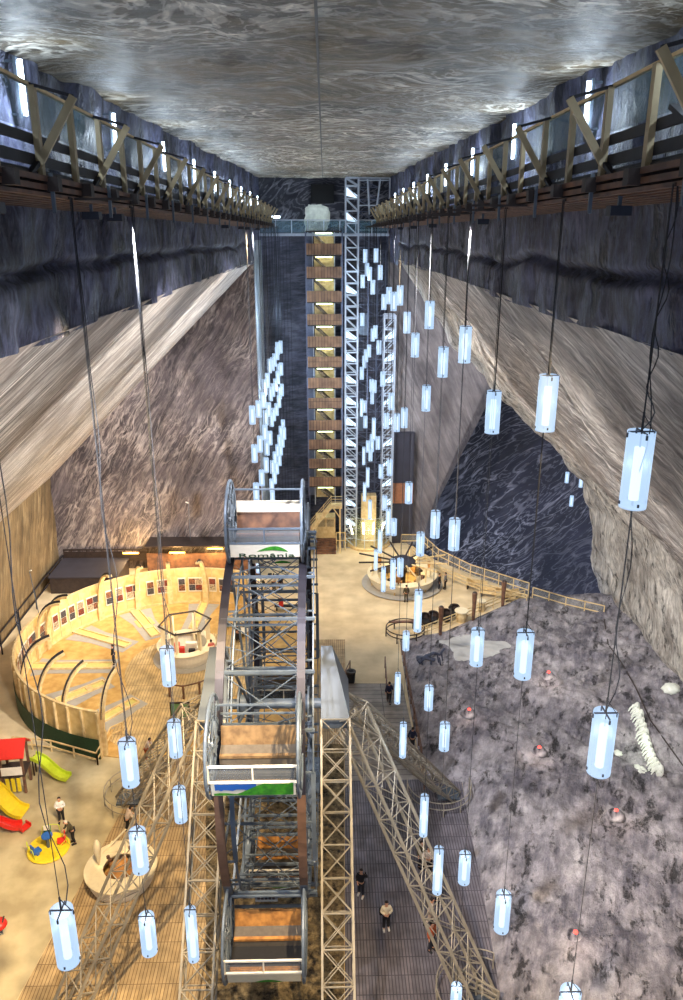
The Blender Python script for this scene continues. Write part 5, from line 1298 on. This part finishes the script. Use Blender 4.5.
singles = [(400,284.6,306,'F','tube lamp on the upper right, just right of the lift tower lattice'),
 (407,311,334,'F','tube lamp below and right of the one beside the lift tower top'),
 (429.5,300,329.7,'F','tube lamp in front of the upper right slope edge, left of the larger one'),
 (465,325,364,'F','tube lamp against the pitted right slope, third largest above the bar'),
 (415.2,332,358,'F','tube lamp against the grey back wall, highest of the middle three'),
 (443,346,378,'F','tube lamp against the grey back wall beneath the slope edge'),
 (426.2,384.5,412,'F','tube lamp against the grey back wall, lowest of the middle three'),
 (493,390,434,'F','tube lamp at the top corner of the dark chamber opening'),
 (547,373,433,'F','big tube lamp against the pitted right slope, second largest on the right'),
 (637,429,510,'F','largest tube lamp, in front of the right wall'),
 (408.7,481,504.6,'F','tube lamp right of the timber hatch by the lift tower'),
 (435.2,509.5,539,'F','tube lamp at the left edge of the dark chamber, left of a pair'),
 (454.2,517,551.4,'F','tube lamp at the left edge of the dark chamber, right of a pair'),
 (420.3,531.4,556.5,'F','tube lamp above the right side of the round bar'),
 (380,528.5,554,'S','slim tube lamp above the round bar in front of the lift tower foot'),
 (375.8,548.5,571,'S','slim tube lamp at the left ends of the log beams'),
 (383.4,565.7,592.7,'S','slim tube lamp in front of the left side of the round bar'),
 (392.9,558,590,'S','slim tube lamp in front of the middle of the round bar'),
 (400.3,558,576.7,'F','short tube lamp in front of the cone roof of the round bar'),
 (418,588.5,633,'S','long slim tube lamp below the round bar'),
 (406,630.5,651,'F','small tube lamp at the oval dark rail loop'),
 (397.6,671.5,705,'S','slim tube lamp over the pale steps'),
 (428.8,684.7,711,'F','tube lamp over the rough ground right of the pale steps'),
 (403,721,759,'S','slim tube lamp over the bottom of the pale steps'),
 (444.5,721,752,'F','tube lamp over the rough ground beside the red light'),
 (424,793,838,'S','slim tube lamp above the pair of people by the wheel leg'),
 (438,845,896,'S','slim tube lamp crossing the front right wheel leg'),
 (464.5,850,886,'F','tube lamp over the grey deck right of the wheel leg'),
 (502.5,890,934,'F','tube lamp over the edge of deck and rough ground'),
 (456,984,1012,'F','tube lamp cut off by the bottom edge at the wheel leg'),
 (568,993,1035,'F','tube lamp top peeking in at the bottom edge on the salt ground'),
 (477,626.5,667.5,'F','tube lamp in front of the flat pale salt crust'),
 (524,629,680,'F','tube lamp over the rough ground right of the salt crust'),
 (602,708,777,'F','large tube lamp over the rough ground beside the ribbed salt ridge'),
 (65,906,966,'F','large tube lamp at the lower left with slack wires'),
 (148,912,956,'F','tube lamp over the brown deck below the round white counter'),
 (192,905,964,'S','slim tube lamp over the brown deck left of the wheel'),
 (139,828,873,'F','tube lamp in front of the round white counter'),
 (180,786,823,'F','tube lamp over the brown deck left of the middle gondola'),
 (129,739,786,'F','tube lamp right of the lime slide'),
 (175,720,757,'F','tube lamp below the green board'),
 (168,646,686,'F','tube lamp in front of the arena kiosk'),
 (258,561,573,'F','small tube lamp seen just below the top gondola')]
LL = []
for px, a, b, k, lb in singles:
    if px == 258: o, p, z = lamp(px, a, b, k, lb, 'single hanging tube lamps', far=70)
    else: o, p, z = lamp(px, a, b, k, lb, 'single hanging tube lamps', nslack=(px in (65,129,168,637,602)))
    LL.append((p, z, k))
for i, (px, a, b) in enumerate([(567,473,482),(581,476,488),(571.5,494,508)]):
    lamp(px, a, b, 'F', f'tiny tube lamp inside the dark chamber, {["upper left","upper right","lowest"][i]} of three', 'tube lamps in the dark chamber', far=80)

# ------------------------------------------------------------------ light
KL = 1.0
for p, z, k in LL: light('lamp_light', 'POINT', (p.x, p.y, z+.6), 130*KL, COOL, .17)
for (x, y, z, e) in ((-4.4,60,20,700),(-4.0,74,18,700),(-3.8,74,25,700),(3.6,74,28,500),(4.2,72,22,900),(4.0,72,15,900),(5,64,8,600),(-4.4,66,14,600)):
    light('cluster_light', 'POINT', (x, y, z), e*KL, COOL, .5)
def spot(loc, tgt, e, col, ang=70, size=.35, blend=.9): return light('fill_spot', 'SPOT', loc, e, col, size, ang, tgt, blend)
# fill spots under both walkways, added to brighten walls and floor
NEU = (1,.95,.90); fx = 5.0
fill_spots = [((fx,26,32.2),(-17,42,15),64000,NEU,56),((fx,46,32.2),(-16.5,62,15),66000,NEU,56),((fx,8,32.2),(-17,24,15),38000,NEU,56),
 ((-fx,20,32.2),(19,36,8),46000,NEU,56),((-fx,42,32.2),(20,58,8),52000,NEU,56),((-fx,4,32.2),(18,18,10),26000,NEU,56),
 ((fx,38,32.2),(-14,54,0),44000,WARM,40),((-fx,50,32.2),(5,68,0),40000,WARM,40),
 ((fx,14,32.2),(-11,29,0),62000,WARM,50),((-fx,18,32.2),(-9.5,31,0),48000,WARM,36),((-fx,12.6,32.2),(3,28,0),24000,NEU,46),((-fx,20,32.2),(16,42,0),40000,(.86,.89,1),56),
 ((-fx,4,32.2),(13,19,0),60000,(1,.72,.42),50),((fx,54,32.2),(-18,73,10),34000,(.98,.95,.95),54),((-fx,54,32.2),(15,80,12),30000,(.92,.92,1),50),
 ((-fx,62,32.2),(26,88,8),16000,(.85,.88,1),46)]
for l, t, e, c, a in fill_spots: spot(l, t, e, c, a)
flx = [f[0] for f in fill_spots]
seen = set(); nth = ['nearest the camera','second','third','fourth','fifth','sixth','seventh','eighth','farthest']; cnt = {}
for i, l in enumerate(flx):
    if l in seen: continue
    seen.add(l)
    o = MB().bb(-.18,.18,-.12,.12,-.02,.14).build('fill_lamp', M['bracket'], loc=(l[0], l[1], l[2]+.12))  # housing added to go with a fill spot
    MB().bb(-.03,.03,-.03,.03,.14,.3).build('mount', M['steel'], o)
    tag(o, f'small dark added fill lamp under the {"left" if l[0] < 0 else "right"} walkway, {nth[sorted(set(q[1] for q in flx if q[0] == l[0])).index(l[1])]} along it', 'fill_lamp', 'added fill lamps under the walkways')
for a in ribs[:5]+[ribs[8]]:
    light('arena_light', 'POINT', (RC.x+(RR-2.4)*math.cos(a), RC.y+(RR-2.4)*math.sin(a), 4.6), 260, WARM, .2)
light('bar_fill_light', 'POINT', (7.7,69.3,1.9), 300, (1,.8,.4), .3)  # point light added to brighten the bar and its beams
light('kiosk_light', 'POINT', (-11.15,55.2,2.9), 120, (1,.9,.7), .2)
w = bpy.data.worlds.new('World'); SC.world = w; w.use_nodes = True
bg = w.node_tree.nodes['Background']; bg.inputs[0].default_value = (.62,.74,1,1); bg.inputs[1].default_value = .85

# ------------------------------------------------------------------ camera
cd = bpy.data.cameras.new('camera'); cam = bpy.data.objects.new('camera', cd); COL.objects.link(cam)
cam.location = EYE; cam.rotation_euler = (PI/2-PITCH, 0, -YAW)
cd.sensor_fit = 'VERTICAL'; cd.sensor_height = 36; cd.lens = 36*780/1000; cd.clip_start = .1; cd.clip_end = 400
SC.camera = cam
SC.view_settings.view_transform = 'Standard'; SC.view_settings.look = 'None'; SC.view_settings.gamma = 1; SC.view_settings.exposure = 0
try: SC.view_settings.use_curve_mapping = False
except Exception: pass
SC.cycles.max_bounces = 6; SC.cycles.transparent_max_bounces = 16; SC.cycles.diffuse_bounces = 4; SC.cycles.use_denoising = True
SC.cycles.sample_clamp_indirect = 4
